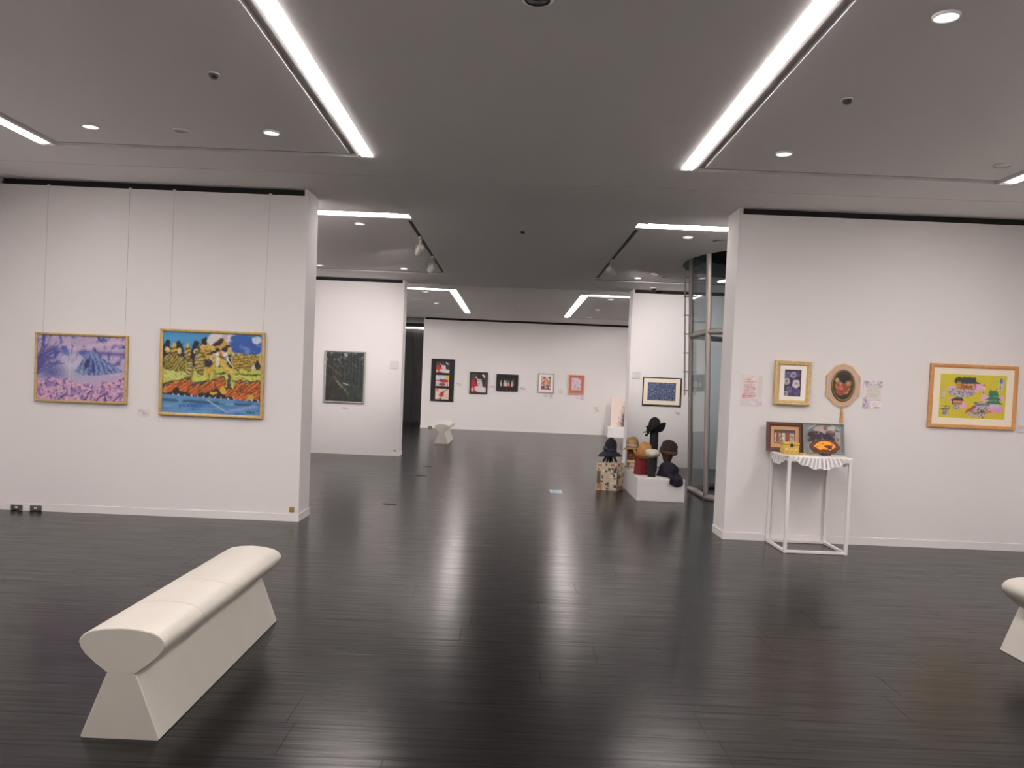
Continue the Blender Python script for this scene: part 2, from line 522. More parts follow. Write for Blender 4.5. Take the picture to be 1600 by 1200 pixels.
# ------------------------------------------------------------------ strip lights
def strip_light(label, axis, a0, a1, cs, z=H+.012, r=.020, house=None, group='recessed fluorescent strip lights', mate=TUBEMAT):
    cm = sum(cs)/len(cs)
    loc = (cm, (a0+a1)/2, z) if axis == 'y' else ((a0+a1)/2, cm, z)
    t = thing('strip_light', label, 'ceiling light', loc, 0, group)
    lo, hi = min(cs)-.03, max(cs)+.03
    hb = MB()
    if axis == 'y': hb.box(lo, hi, a0, a1, H+.055, H+.083)
    else: hb.box(a0, a1, lo, hi, H+.055, H+.083)
    hb.build('housing', WHITEMETAL, t)
    for c in cs:
        tb = MB()
        if axis == 'y': tb.tube([(c, a0+.02, z), (c, a1-.02, z)], r, 10)
        else: tb.tube([(a0+.02, c, z), (a1-.02, c, z)], r, 10)
        tb.build('tube', mate, t)
        for e in (a0, a1-.02):
            s_ = MB()
            if axis == 'y': s_.box(c-.02, c+.02, e, e+.02, H+.0, H+.055)
            else: s_.box(e, e+.02, c-.02, c+.02, H+.0, H+.055)
            s_.build('lamp_holder', WHITEMETAL, t)
    return t
mx_ = lambda x: 2*XC - x
strip_light('long double fluorescent strip running overhead left of centre, above the near bench', 'y', -0.98, 6.99, (-1.2635, -1.3155))  # front strips lengthened unseen behind the camera to brighten the bench end
strip_light('long double fluorescent strip running overhead right of centre, in the front room', 'y', -0.98, 6.99, (mx_(-1.2635), mx_(-1.3155)))
strip_light('fluorescent strip at the far left edge of the front room ceiling', 'y', -0.98, 7.02, (-3.96, -4.0), z=H+.03)
strip_light('fluorescent strip near the right side wall of the front room', 'y', -0.98, 7.02, (mx_(-3.96), mx_(-4.0)), z=H+.03)
strip_light('bright crosswise strip behind the top right end of the left front wall', 'x', -3.85, -1.345, (9.45, 9.53))
strip_light('bright crosswise strip beside the top left end of the right front wall', 'x', mx_(-1.345), mx_(-3.85), (9.45, 9.53))
strip_light('strip along the left side of the middle room ceiling', 'y', 9.7, 14.3, (-3.95,), z=H+.02)
strip_light('short far crosswise strip next to the left middle wall', 'x', -3.75, -1.40, (17.06, 17.15), mate=TUBEMAT_FAR)
strip_light('short far crosswise strip next to the right middle wall', 'x', mx_(-1.40), mx_(-3.75), (17.06, 17.15), mate=TUBEMAT_FAR)
strip_light('slanting far strip left of centre above the portrait photographs', 'y', 17.1, 22.85, (-1.28, -1.335), mate=TUBEMAT_FAR)
strip_light('slanting far strip right of centre above the orange-matted picture', 'y', 17.1, 22.85, (mx_(-1.28), mx_(-1.335)), mate=TUBEMAT_FAR)
strip_light('unseen strip along the left side of the rear room ceiling, boosted as fill', 'y', 17.1, 23.1, (-3.95,), z=H+.02, mate=TUBEMAT_FILL)
strip_light('unseen strip along the right side of the rear room ceiling, boosted as fill', 'y', 17.1, 23.1, (mx_(-3.95),), z=H+.02, mate=TUBEMAT_FILL)
ct = thing('corridor_light', 'thin bright tube light in the dark corridor beyond the far wall', 'ceiling light', (-3.3, 27.95, 3.13))
MB().tube([(-4.6, 27.95, 3.16), (-1.6, 27.95, 3.16)], .022, 8).build('tube', emit('corridor_tube', TUBE_COL, 5.0), ct)
MB().box(-4.6, -1.6, 27.92, 27.98, 3.185, H).build('housing', DARKWALL, ct)

# ------------------------------------------------------------------ ceiling fittings
def downlight(x, y, label, lit=True, r=.052):
    t = thing('downlight', label, 'downlight', (x, y, H-.01), 0, 'round recessed downlights')
    MB().lathe([(r+.004, -.004), (r+.012, -.004), (r+.012, .0095), (r+.004, .0095), (r+.004, -.004)], 24, cap=False).build('trim_ring', WHITEMETAL, t, True)
    MB().lathe([(.001, .003), (r+.004, .003), (r+.004, .008), (.001, .008)], 24).build('lens', DOWN if lit else CEIL, t, True)
    return t
for x, y, l, lit in (
    (-3.303, 6.43, 'lit round downlight near the left edge, above the mountain painting', 1),
    (-1.914, 6.40, 'lit round downlight in the front room left of the near left strip', 1),
    (-2.615, 6.45, 'unlit pale ceiling disc between two downlights at the left', 0),
    (1.983, 4.02, 'largest lit round downlight near the top right corner', 1),
    (1.986, 6.40, 'lit round downlight right of the near right strip', 1),
    (3.692, 6.48, 'unlit pale ceiling disc near the right picture edge', 0),
    (-1.912, 10.06, 'downlight just beyond the crosswise strip of the left front wall', 1),
    (2.025, 10.06, 'downlight just beyond the crosswise strip of the right front wall', 1),
    (-3.317, 14.02, 'leftmost downlight above the dark forest painting wall', 1),
    (-1.905, 14.0, 'downlight beside the farther track spotlight at the left', 1),
    (2.018, 14.0, 'downlight above the right middle wall left of the glass shaft', 1),
    (-1.914, 17.58, 'nearest downlight in the left half of the rear room', 1),
    (-1.921, 20.15, 'middle downlight in the left half of the rear room', 1),
    (-1.93, 22.6, 'farthest downlight in the left half of the rear room', 1),
    (1.99, 17.65, 'nearest downlight in the right half of the rear room', 1),
    (1.977, 20.2, 'middle downlight in the right half of the rear room', 1),
    (1.976, 22.5, 'farthest downlight in the right half of the rear room', 1),
    (2.20, 13.42, 'faint unlit ceiling disc left of the round opening', 0)):
    downlight(x, y, l, bool(lit))
PLASTIC = mat('white_plastic', (0.7, 0.69, 0.67), 0.5)
SMOKE = mat('dark_plastic', (0.02, 0.02, 0.022), 0.3)
def sensor(x, y, label, dark=True):
    t = thing('ceiling_sensor', label, 'sensor', (x, y, H-.03), 0, 'ceiling sensors')
    MB().lathe([(.001, 0), (.02, .0), (.028, .012), (.03, .03)], 20).build('sensor_head', SMOKE if dark else PLASTIC, t, True)
    MB().lathe([(.03, .024), (.036, .024), (.036, .0298), (.03, .0298)], 20, cap=False).build('collar', PLASTIC, t, True)
for x, y, l, d in ((-1.922, 5.205, 'small dark ceiling sensor at left, above the tiger painting', 1),
                   (1.984, 5.196, 'small dark ceiling sensor at right, below the big downlight', 1),
                   (0.042, 10.13, 'dark ceiling detector in the middle between the two crosswise strips', 1),
                   (0.04, 13.97, 'pale ceiling detector halfway to the far room', 0),
                   (0.05, 19.9, 'pale ceiling detector between the slanting far strips', 0)):
    sensor(x, y, l, d)
t = thing('speaker_disc', 'dark round ceiling speaker cut by the top edge of the picture', 'speaker', (0.042, 4.02, H-.012))
MB().lathe([(.001, .002), (.06, .002), (.06, .011), (.001, .011)], 28).build('grille', SMOKE, t, True)
MB().lathe([(.06, 0), (.075, .002), (.075, .0115), (.06, .0115)], 28, cap=False).build('rim', PLASTIC, t, True)
t = thing('dome_camera', 'small dark dome camera on the ceiling above the right middle wall', 'camera', (2.497, 15.245, H-.07))
MB().lathe([(.001, 0), (.025, .006), (.042, .02), (.05, .042), (.05, .05)], 20).build('dome', SMOKE, t, True)
MB().lathe([(.05, .048), (.06, .05), (.06, .0695), (.05, .0695)], 20).build('mount', PLASTIC, t, True)

# lighting tracks and spotlights
for sx, l in ((-1.28, 'black lighting track in the ceiling left of centre'), (mx_(-1.28), 'black lighting track in the ceiling right of centre')):
    t = thing('lighting_track', l, 'lighting track', (sx, 12.04, H), 0, 'ceiling lighting tracks')
    MB().box(sx-.02, sx+.02, 9.72, 14.36, H+.004, H+.029).build('rail', BLACK, t)
    for yy in (9.70, 14.33):
        MB().box(sx-.022, sx+.022, yy, yy+.05, H+.001, H+.03).build('end_cap', WHITEMETAL, t)
SPOTM = mat('spot_white', (0.50, 0.49, 0.44), 0.45)
SPOT_W = 75.0
def spotlight(x, y, aim, label, power=1.0):
    t = thing('track_spotlight', label, 'spotlight', (x, y, H-.3), 0, 'track spotlights')
    MB().box(x-.018, x+.018, y-.09, y+.09, H-.035, H+.003, bev=.004).build('adapter', SPOTM, t)
    MB().tube([(x, y, H-.03), (x, y, H-.09)], .012, 10).build('stem', SPOTM, t)
    MB().tube([(x-.055, y, H-.16), (x-.055, y, H-.1), (x, y, H-.085), (x+.055, y, H-.1), (x+.055, y, H-.16)], .007, 8).build('yoke', SPOTM, t)
    d = Vector(aim).normalized()
    M = Matrix.Translation((x, y, H-.16)) @ d.to_track_quat('Z', 'Y').to_matrix().to_4x4()
    hd = MB().lathe([(.03, -.1), (.048, -.085), (.052, .09), (.049, .1), (.045, .09), (.043, .06), (.001, .058)], 24, M).build('lamp_head', SPOTM, t)
    MB().lathe([(.012, .06), (.03, .064), (.001, .072)], 16, M).build('bulb', SATIN, hd)
    ld = bpy.data.lights.new('spot_lamp', 'SPOT')
    ld.energy = SPOT_W*power; ld.spot_size = math.radians(56); ld.spot_blend = 1.0; ld.shadow_soft_size = 0.045; ld.color = TUBE_COL
    lo_ = bpy.data.objects.new('spot_lamp', ld); COL.objects.link(lo_)
    lo_.parent = t
    p_ = Vector((x, y, H-.16))+d*.112
    lo_.location = p_-Vector((x, y, H-.3))
    lo_.rotation_euler = d.to_track_quat('-Z', 'Y').to_euler()
    return t
spotlight(-1.28, 10.9, (-1.65, 4.8, -1.35), 'nearer pale track spotlight left of centre')
spotlight(-1.28, 12.6, (-1.75, 3.1, -1.05), 'farther pale track spotlight left of centre')
spotlight(mx_(-1.28), 12.2, (1.6, 3.5, -1.1), 'pale track spotlight right of centre near the round opening', 2.3)

# ------------------------------------------------------------------ benches
def bench(label, loc):
    t = thing('bench', label, 'bench', loc, 0, 'white upholstered benches')
    Ln = 1.676
    half = [(0, .2655), (.050, .2655), (.060, .272), (.105, .304), (.150, .343), (.168, .368), (.1725, .386), (.169, .402), (.153, .421), (.122, .436), (.065, .4465), (0, .4505)]
    prof = half[:-1] + [(-x, z) for x, z in half[::-1] if x > 0] 
    prof = [(x, z) for x, z in half] + [(-x, z) for x, z in half[::-1][1:-1]]
    st = [(0, .955), (.004, .985), (.012, 1)]
    seams = (.42, .838, 1.256)
    for s_ in seams:
        st += [(s_-.02, 1), (s_-.006, .992), (s_, .975), (s_+.006, .992), (s_+.02, 1)]
    st += [(Ln-.012, 1), (Ln-.004, .985), (Ln, .955)]
    rings = []
    for y, k in st:
        rings.append([(x*(1 if z < .3 else 1-(1-k)*.5), y, .36+(z-.36)*(k if z > .36 else 1)) for x, z in prof])
    seat = MB().loft(rings).build('seat', LEATHER, t, True)
    bp = [(-.157, 0), (.157, 0), (.056, .2655), (-.056, .2655)]
    bp = [(-.155, .0), (.155, .0), (.158, .004), (.058, .264), (.05, .268), (-.05, .268), (-.058, .264), (-.158, .004)]
    base = MB().loft([[(x*.985, 0, z) for x, z in bp], [(x, .005, z) for x, z in bp], [(x, Ln-.005, z) for x, z in bp], [(x*.985, Ln, z) for x, z in bp]], False).build('base', LEATHER, t, True)
    top = [(x, z) for x, z in half if z > .38]
    arc = [(x, z) for x, z in top] + [(-x, z) for x, z in top[::-1][1:]]
    for s_ in seams:
        MB().tube([(x*.987, s_, .36+(z-.36)*.977) for x, z in arc], .0022, 6).build('seam', LEATHER, seat, True)
    for s_, in ((.004,), (Ln-.004,)):
        MB().tube([(x*.992, s_, .36+(z-.36)*.985) for x, z in arc], .0022, 6).build('piping', SEAMMAT, seat, True)
    for sx in (-1, 1):
        MB().tube([(sx*.158, .004, .004), (sx*.058, .004, .264)], .0018, 6).build('corner_seam', SEAMMAT, base, True)
    for sx in (-1, 1):
        MB().tube([(sx*.062, .0, .274), (sx*.062, Ln, .274)], .003, 6).build('edge_piping', LEATHER, seat, True)
    return t
b0 = bench('large white leather bench in the left foreground with waisted profile', (-1.522, 3.291, 0))
copy_tree(b0, (3.17, 3.31, 0), 'white leather bench cut off by the right picture edge')
copy_tree(b0, (-1.595, 19.15, 0), 'small distant white bench standing before the far wall')

# ------------------------------------------------------------------ painting tool: colours computed on a fine mesh
class Art:
    def __init__(self, w, h, res, bg=(200, 190, 188), seed=1):
        self.w, self.h = w, h
        self.nx, self.ny = max(4, int(w/res)), max(4, int(h/res))
        self.U, self.V = np.meshgrid((np.arange(self.nx)+.5)/self.nx, (np.arange(self.ny)+.5)/self.ny)
        self.c = np.zeros((self.ny, self.nx, 3)) + np.array(bg, float)
        self.rs = np.random.RandomState(seed)
        self.asp = w/h
        self.k = 1.08
    def noise(self, fx, fy, oct=3, seed=0):
        rs = np.random.RandomState(seed+77); out = 0; amp = 1; tot = 0
        for o in range(oct):
            gx, gy = max(2, int(fx*2**o))+2, max(2, int(fy*2**o))+2
            th = rs.rand(gy, gx)*2*math.pi
            x = self.U*(gx-2); y = self.V*(gy-2)
            i = np.clip(x.astype(int), 0, gx-2); j = np.clip(y.astype(int), 0, gy-2)
            fx_, fy_ = x-i, y-j
            def gd(jj, ii, dx, dy): return np.cos(th[jj, ii])*dx+np.sin(th[jj, ii])*dy
            u_ = fx_*fx_*(3-2*fx_); v_ = fy_*fy_*(3-2*fy_)
            v = .5+.75*((gd(j, i, fx_, fy_)*(1-u_)+gd(j, i+1, fx_-1, fy_)*u_)*(1-v_)+(gd(j+1, i, fx_, fy_-1)*(1-u_)+gd(j+1, i+1, fx_-1, fy_-1)*u_)*v_)
            out = out+amp*v; tot += amp; amp *= .55
        return out/tot
    def mix(self, mask, rgb):
        mask = np.clip(np.asarray(mask, float), 0, 1)[..., None]
        self.c = self.c*(1-mask)+np.asarray(rgb, float)*mask
        return self
    def rect(self, x0, y0, x1, y1, rgb, a=1): return self.mix(((self.U >= x0) & (self.U <= x1) & (self.V >= y0) & (self.V <= y1))*a, rgb)
    def emask(self, cx, cy, rx, ry, rot=0, soft=0.12):
        dx, dy = (self.U-cx), (self.V-cy)
        dxa = dx*self.asp
        c, s = math.cos(rot), math.sin(rot)
        X = dxa*c+dy*s; Y = -dxa*s+dy*c
        d = np.sqrt((X/(rx*self.asp))**2+(Y/ry)**2)
        return np.clip((1-d)/max(soft, 1e-3)+.5, 0, 1)
    def ell(self, cx, cy, rx, ry, rgb, rot=0, soft=.12, a=1): return self.mix(self.emask(cx, cy, rx, ry, rot, soft)*a, rgb)
    def pmask(self, pts):
        ins = np.zeros(self.U.shape, bool); n = len(pts)
        for i in range(n):
            x0, y0 = pts[i]; x1, y1 = pts[(i+1) % n]
            if y0 == y1: continue
            cnd = ((self.V < y0) != (self.V < y1))
            xi = x0+(self.V-y0)*(x1-x0)/(y1-y0)
            ins ^= (cnd & (self.U < xi))
        return ins.astype(float)
    def poly(self, pts, rgb, a=1): return self.mix(self.pmask(pts)*a, rgb)
    def lmask(self, x0, y0, x1, y1, w):
        ax, ay = (x1-x0)*self.asp, y1-y0
        px, py = (self.U-x0)*self.asp, self.V-y0
        t = np.clip((px*ax+py*ay)/(ax*ax+ay*ay+1e-9), 0, 1)
        d = np.hypot(px-t*ax, py-t*ay)
        return np.clip((w-d)/(w*.5+1e-6)+.3, 0, 1)
    def line(self, x0, y0, x1, y1, w, rgb, a=1): return self.mix(self.lmask(x0, y0, x1, y1, w)*a, rgb)
    def stripes(self, mask, freq, ang, rgb, wob=1.5, seed=0, th=.2, a=1):
        n = self.noise(6, 6, 2, seed)
        s = np.sin((self.U*self.asp*math.cos(ang)+self.V*math.sin(ang))*freq+n*wob*6)
        return self.mix(mask*(s > th)*a, rgb)
    def jitter(self, amt, fx=60, fy=60, seed=5):
        self.c = self.c*(1+(self.noise(fx, fy, 2, seed)[..., None]-.5)*amt)
        return self
    def text(self, x0, y0, x1, y1, rgb, rows, seed=3, a=.8, gap=.35):
        rs = np.random.RandomState(seed); dy = (y1-y0)/rows
        for k in range(rows):
            x = x0; ya = y0+k*dy
            end = x1-(rs.rand()*.3*(x1-x0))
            while x < end:
                w = (.01+rs.rand()*.035)
                self.rect(x, ya+dy*gap*.5, min(x+w, end), ya+dy*(1-gap*.5), rgb, a*(.5+rs.rand()*.5))
                x += w+.012
        return self
    def build(self, name, parent, M, flip=False):
        """canvas centred at the origin of M, local x right, local z up, facing local -y"""
        X = ((np.arange(self.nx+1))/self.nx-.5)*self.w
        Zc = (.5-(np.arange(self.ny+1))/self.ny)*self.h
        vs = np.zeros((self.ny+1, self.nx+1, 3)); vs[..., 0] = X[None, :]; vs[..., 2] = Zc[:, None]
        vs = vs.reshape(-1, 3)
        R3 = np.array([[M[i][j] for j in range(3)] for i in range(3)]); T3 = np.array([M[i][3] for i in range(3)])
        vs = vs@R3.T+T3
        n1 = self.nx+1
        jj, ii = np.meshgrid(np.arange(self.ny), np.arange(self.nx), indexing='ij')
        q = np.stack([(jj+1)*n1+ii, (jj+1)*n1+ii+1, jj*n1+ii+1, jj*n1+ii], -1).reshape(-1, 4)
        me = bpy.data.meshes.new(name)
        me.vertices.add(len(vs)); me.vertices.foreach_set('co', vs.astype(np.float32).ravel())
        me.loops.add(q.size); me.loops.foreach_set('vertex_index', q.astype(np.int32).ravel())
        me.polygons.add(len(q)); me.polygons.foreach_set('loop_start', np.arange(0, q.size, 4, dtype=np.int32))
        me.update(calc_edges=True)
        pc = np.pad(self.c, ((0, 1), (0, 1), (0, 0)), mode='edge')
        pc[1:, 1:] = (np.pad(self.c, ((0, 1), (0, 1), (0, 0)), mode='edge')[1:, 1:]+np.pad(self.c, ((1, 0), (1, 0), (0, 0)), mode='edge')[1:, 1:])/2
        lum = pc.mean(-1, keepdims=True)
        pc = pc*.9+lum*.1
        lin = np.clip(s2l(np.clip(pc, 0, 255))*self.k, 0, .92)
        rgba = np.ones((len(vs), 4), np.float32); rgba[:, :3] = lin.reshape(-1, 3)
        at = me.color_attributes.new('Paint', 'FLOAT_COLOR', 'POINT')
        at.data.foreach_set('color', rgba.ravel())
        me.materials.append(ART)
        o = bpy.data.objects.new(name, me); COL.objects.link(o)
        if parent is not None: o.parent = parent
        TRUE_LOC[o.name] = (0, 0, 0)
        return o

def frame_ring(w, h, prof, M=None):
    """prof: (inset from the outer edge, height off the wall); mitred rectangular moulding facing -y"""
    rings = []
    for d, t_ in prof:
        a, b_ = w/2-d, h/2-d
        rings.append([(-a, -t_, -b_), (a, -t_, -b_), (a, -t_, b_), (-a, -t_, b_)])
    mb = MB(); mb.loft(rings, False, False, True, M)
    return mb

GOLD = mat('gilt_frame', alb((172, 148, 98)), 0.38, metal=0.35, var=.15, vscale=30)
GOLD2 = mat('antique_gold', alb((186, 162, 112)), 0.4, metal=0.25, bump=.4, bscale=70, var=.15, vscale=40)
OAK = mat('oak_frame', alb((178, 128, 76)), 0.5, var=.12, vscale=25)
PALEWOOD = mat('pale_wood_frame', alb((190, 165, 130)), 0.5)
SILVER = mat('silver_frame', (0.42, 0.43, 0.41), 0.35, metal=0.5)
GREENSILVER = mat('grey_green_frame', alb((140, 150, 138)), 0.45, metal=0.2)
BLACKF = mat('black_frame', (0.02, 0.019, 0.018), 0.45)
DARKF = mat('dark_brown_frame', (0.035, 0.022, 0.018), 0.4)
CREAMMAT = mat('cream_mount', alb((214, 200, 180)), 0.8)
WHITEMAT = mat('white_mount', alb((212, 204, 196)), 0.8)
BLACKMAT = mat('black_mount', (0.016, 0.015, 0.017), 0.8)
TERRAMAT = mat('terracotta_mount', alb((176, 94, 76)), 0.8)
BACK = mat('backing_board', (0.35, 0.27, 0.18), 0.8)
WIRE = mat('steel_wire', (0.42, 0.41, 0.40), 0.5)

def picture(name, label, x0, x1, z0, z1, ywall, fw, depth, fmat, art, artname='canvas', mount=None, mw=(0, 0), wires=None,
            group=None, cat='picture', prof=None):
    w, h = x1-x0, z1-z0
    cx, cz = (x0+x1)/2, (z0+z1)/2
    t = thing(name, label, cat, (cx, ywall-.002, z0), 0, group)
    C = Matrix.Translation((0, 0, h/2))
    b = depth
    prof = prof or [(0, 0), (0, b-.004), (.004, b), (fw*.55, b), (fw*.8, b-.004), (fw, b-.010), (fw, .004)]
    frame_ring(w, h, prof, C).build('frame', fmat, t, True)
    MB().box(-w/2+fw*.5, w/2-fw*.5, -.008, -.001, -h/2+fw*.5, h/2-fw*.5, C).build('backing', BACK, t, True)
    iw, ih = w-2*fw, h-2*fw
    if mount is not None:
        mx2, my2 = mw
        mb = MB()
        y_ = -(b-.016)
        o4 = [(-iw/2, y_, -ih/2), (iw/2, y_, -ih/2), (iw/2, y_, ih/2), (-iw/2, y_, ih/2)]
        a_, c_ = iw/2-mx2, ih/2-my2
        i4 = [(-a_, y_, -c_), (a_, y_, -c_), (a_, y_, c_), (-a_, y_, c_)]
        k4 = [(x+(.002 if x < 0 else -.002), y+.003, z+(.002 if z < 0 else -.002)) for x, y, z in i4]
        mb.loft([o4, i4, k4], False, False, True, C).build('mount', mount, t, True)
    if art is not None:
        art.build(artname, t, C@Matrix.Translation((0, -(b-.019), 0)))
    for (xt, zt, xb) in (wires or []):
        MB().tube([(xt-cx, .002-.004, zt-z0), (xb-cx, -b*.5, h-.01)], .0014, 6).build('hanging_wire', WIRE, t, True)
        MB().box(xt-cx-.012, xt-cx+.012, -.006, .02, zt-z0-.015, zt-z0+.03).build('wire_hook', TRIM, t, True)
    return t

# ------------------------------------------------------------------ paintings
def art_mountain(w, h):
    A = Art(w, h, .0052, (186, 168, 196))
    n, n2, n3 = A.noise(5, 7, 4, 1), A.noise(12, 6, 4, 2), A.noise(40, 30, 3, 3)
    A.mix(np.clip((n-.42)*5, 0, 1)*(A.V < .6), (206, 176, 200))
    A.mix(np.clip((n2-.48)*6, 0, 1)*(A.V < .45), (74, 84, 156))
    A.mix(np.clip((n2-.55)*9, 0, 1)*(A.V < .3), (46, 74, 168))
    A.mix(np.exp(-((A.V-(.15+.07*np.sin(A.U*5)))/.035)**2)*(A.U > .4)*.8, (222, 190, 206))
    A.mix(np.exp(-((A.V-.23-.03*A.U)/.03)**2)*(A.U > .55)*.8, (78, 74, 148))
    A.mix(np.clip(1-np.hypot((A.U-.38)*1.6, A.V-.42)/.3, 0, 1)*.75, (206, 208, 214))
    # mountain
    pk = [(.42, .55), (.50, .40), (.56, .27), (.60, .235), (.645, .235), (.70, .29), (.79, .37), (.90, .46), (.98, .53), (.86, .57), (.66, .60), (.5, .6)]
    mk = A.pmask(pk)
    A.mix(mk, (86, 116, 178))
    st = A.noise(26, 3, 3, 6)
    ang = (A.U-.62)/(np.abs(A.V-.15)+.12)
    st2 = np.sin(ang*52+st*9+A.noise(20, 20, 3, 21)*7)
    A.mix(mk*np.clip(st2*1.6, 0, 1)*.6, (160, 178, 210))
    A.mix(mk*np.clip(-st2*2-.7, 0, 1)*.8, (44, 62, 120))
    A.mix(mk*np.clip((A.noise(24, 12, 3, 22)-.55)*6, 0, 1)*.7, (120, 150, 196))
    A.mix(mk*np.clip((.33-A.V)*12, 0, 1)*.6, (120, 150, 196))
    A.poly([(.555, .36), (.60, .33), (.59, .45), (.55, .52), (.54, .44)], (24, 34, 84), .85)
    A.poly([(.62, .32), (.66, .45), (.65, .57), (.62, .55)], (30, 48, 108), .8)
    # left mist and dark tree
    A.mix(np.clip(1-np.hypot((A.U-.16)*2.1, (A.V-.56)*2.6)/.48, 0, 1)*1.1*(n3*.9+.35), (48, 70, 146))
    A.mix(np.clip(1-np.hypot((A.U-.45)*2.6, (A.V-.58)*3)/.4, 0, 1)*.7, (140, 176, 190))
    rs = A.rs
    for k in range(46):
        x0, y0 = 0, .35+rs.rand()*.3
        a = -.2-rs.rand()*1.1; L = .12+rs.rand()*.22
        x1, y1 = x0+L*math.cos(a), y0+L*math.sin(a)*1.25
        A.line(x0, y0, x1, y1, .005, (58, 58, 128), .75)
        for j in range(3):
            f = .4+.2*j; b_ = a+(rs.rand()-.5)*1.4
            A.line(x0+(x1-x0)*f, y0+(y1-y0)*f, x0+(x1-x0)*f+.07*math.cos(b_), y0+(y1-y0)*f+.08*math.sin(b_), .004, (80, 76, 150), .7)
    A.line(.375, .15, .37, .62, .006, (214, 226, 230), .6)
    A.line(.40, .45, .56, .60, .008, (214, 220, 228), .4)
    # blossom
    edge = .70-.05*np.sin(A.U*7)-.10*np.clip((A.U-.5)*1.6, 0, 1)+.02*np.sin(A.U*31)
    bl = np.clip((A.V-edge)*30, 0, 1)
    A.mix(bl, (214, 158, 186))
    A.mix(bl*np.clip((n3-.5)*7, 0, 1), (234, 184, 196))
    A.mix(bl*np.clip((A.noise(14, 10, 3, 9)-.50)*8, 0, 1)*.9, (122, 98, 168))
    A.mix(bl*np.clip((A.noise(34, 22, 3, 12)-.58)*12, 0, 1), (66, 56, 120))
    A.mix(bl*np.clip((A.noise(50, 40, 2, 14)-.68)*14, 0, 1), (244, 214, 216))
    for x0, y0, x1, y1 in ((.56, .99, .60, .86), (.60, .86, .63, .84), (.68, 1, .72, .93), (.72, .93, .80, .88), (.80, 1, .77, .9), (.28, .96, .34, .9), (.88, .99, .94, .91)):
        A.line(x0, y0, x1, y1, .009, (42, 34, 74))
    A.c = A.c*.86+np.array((112, 112, 168))*.14
    return A.jitter(.25, 70, 55)

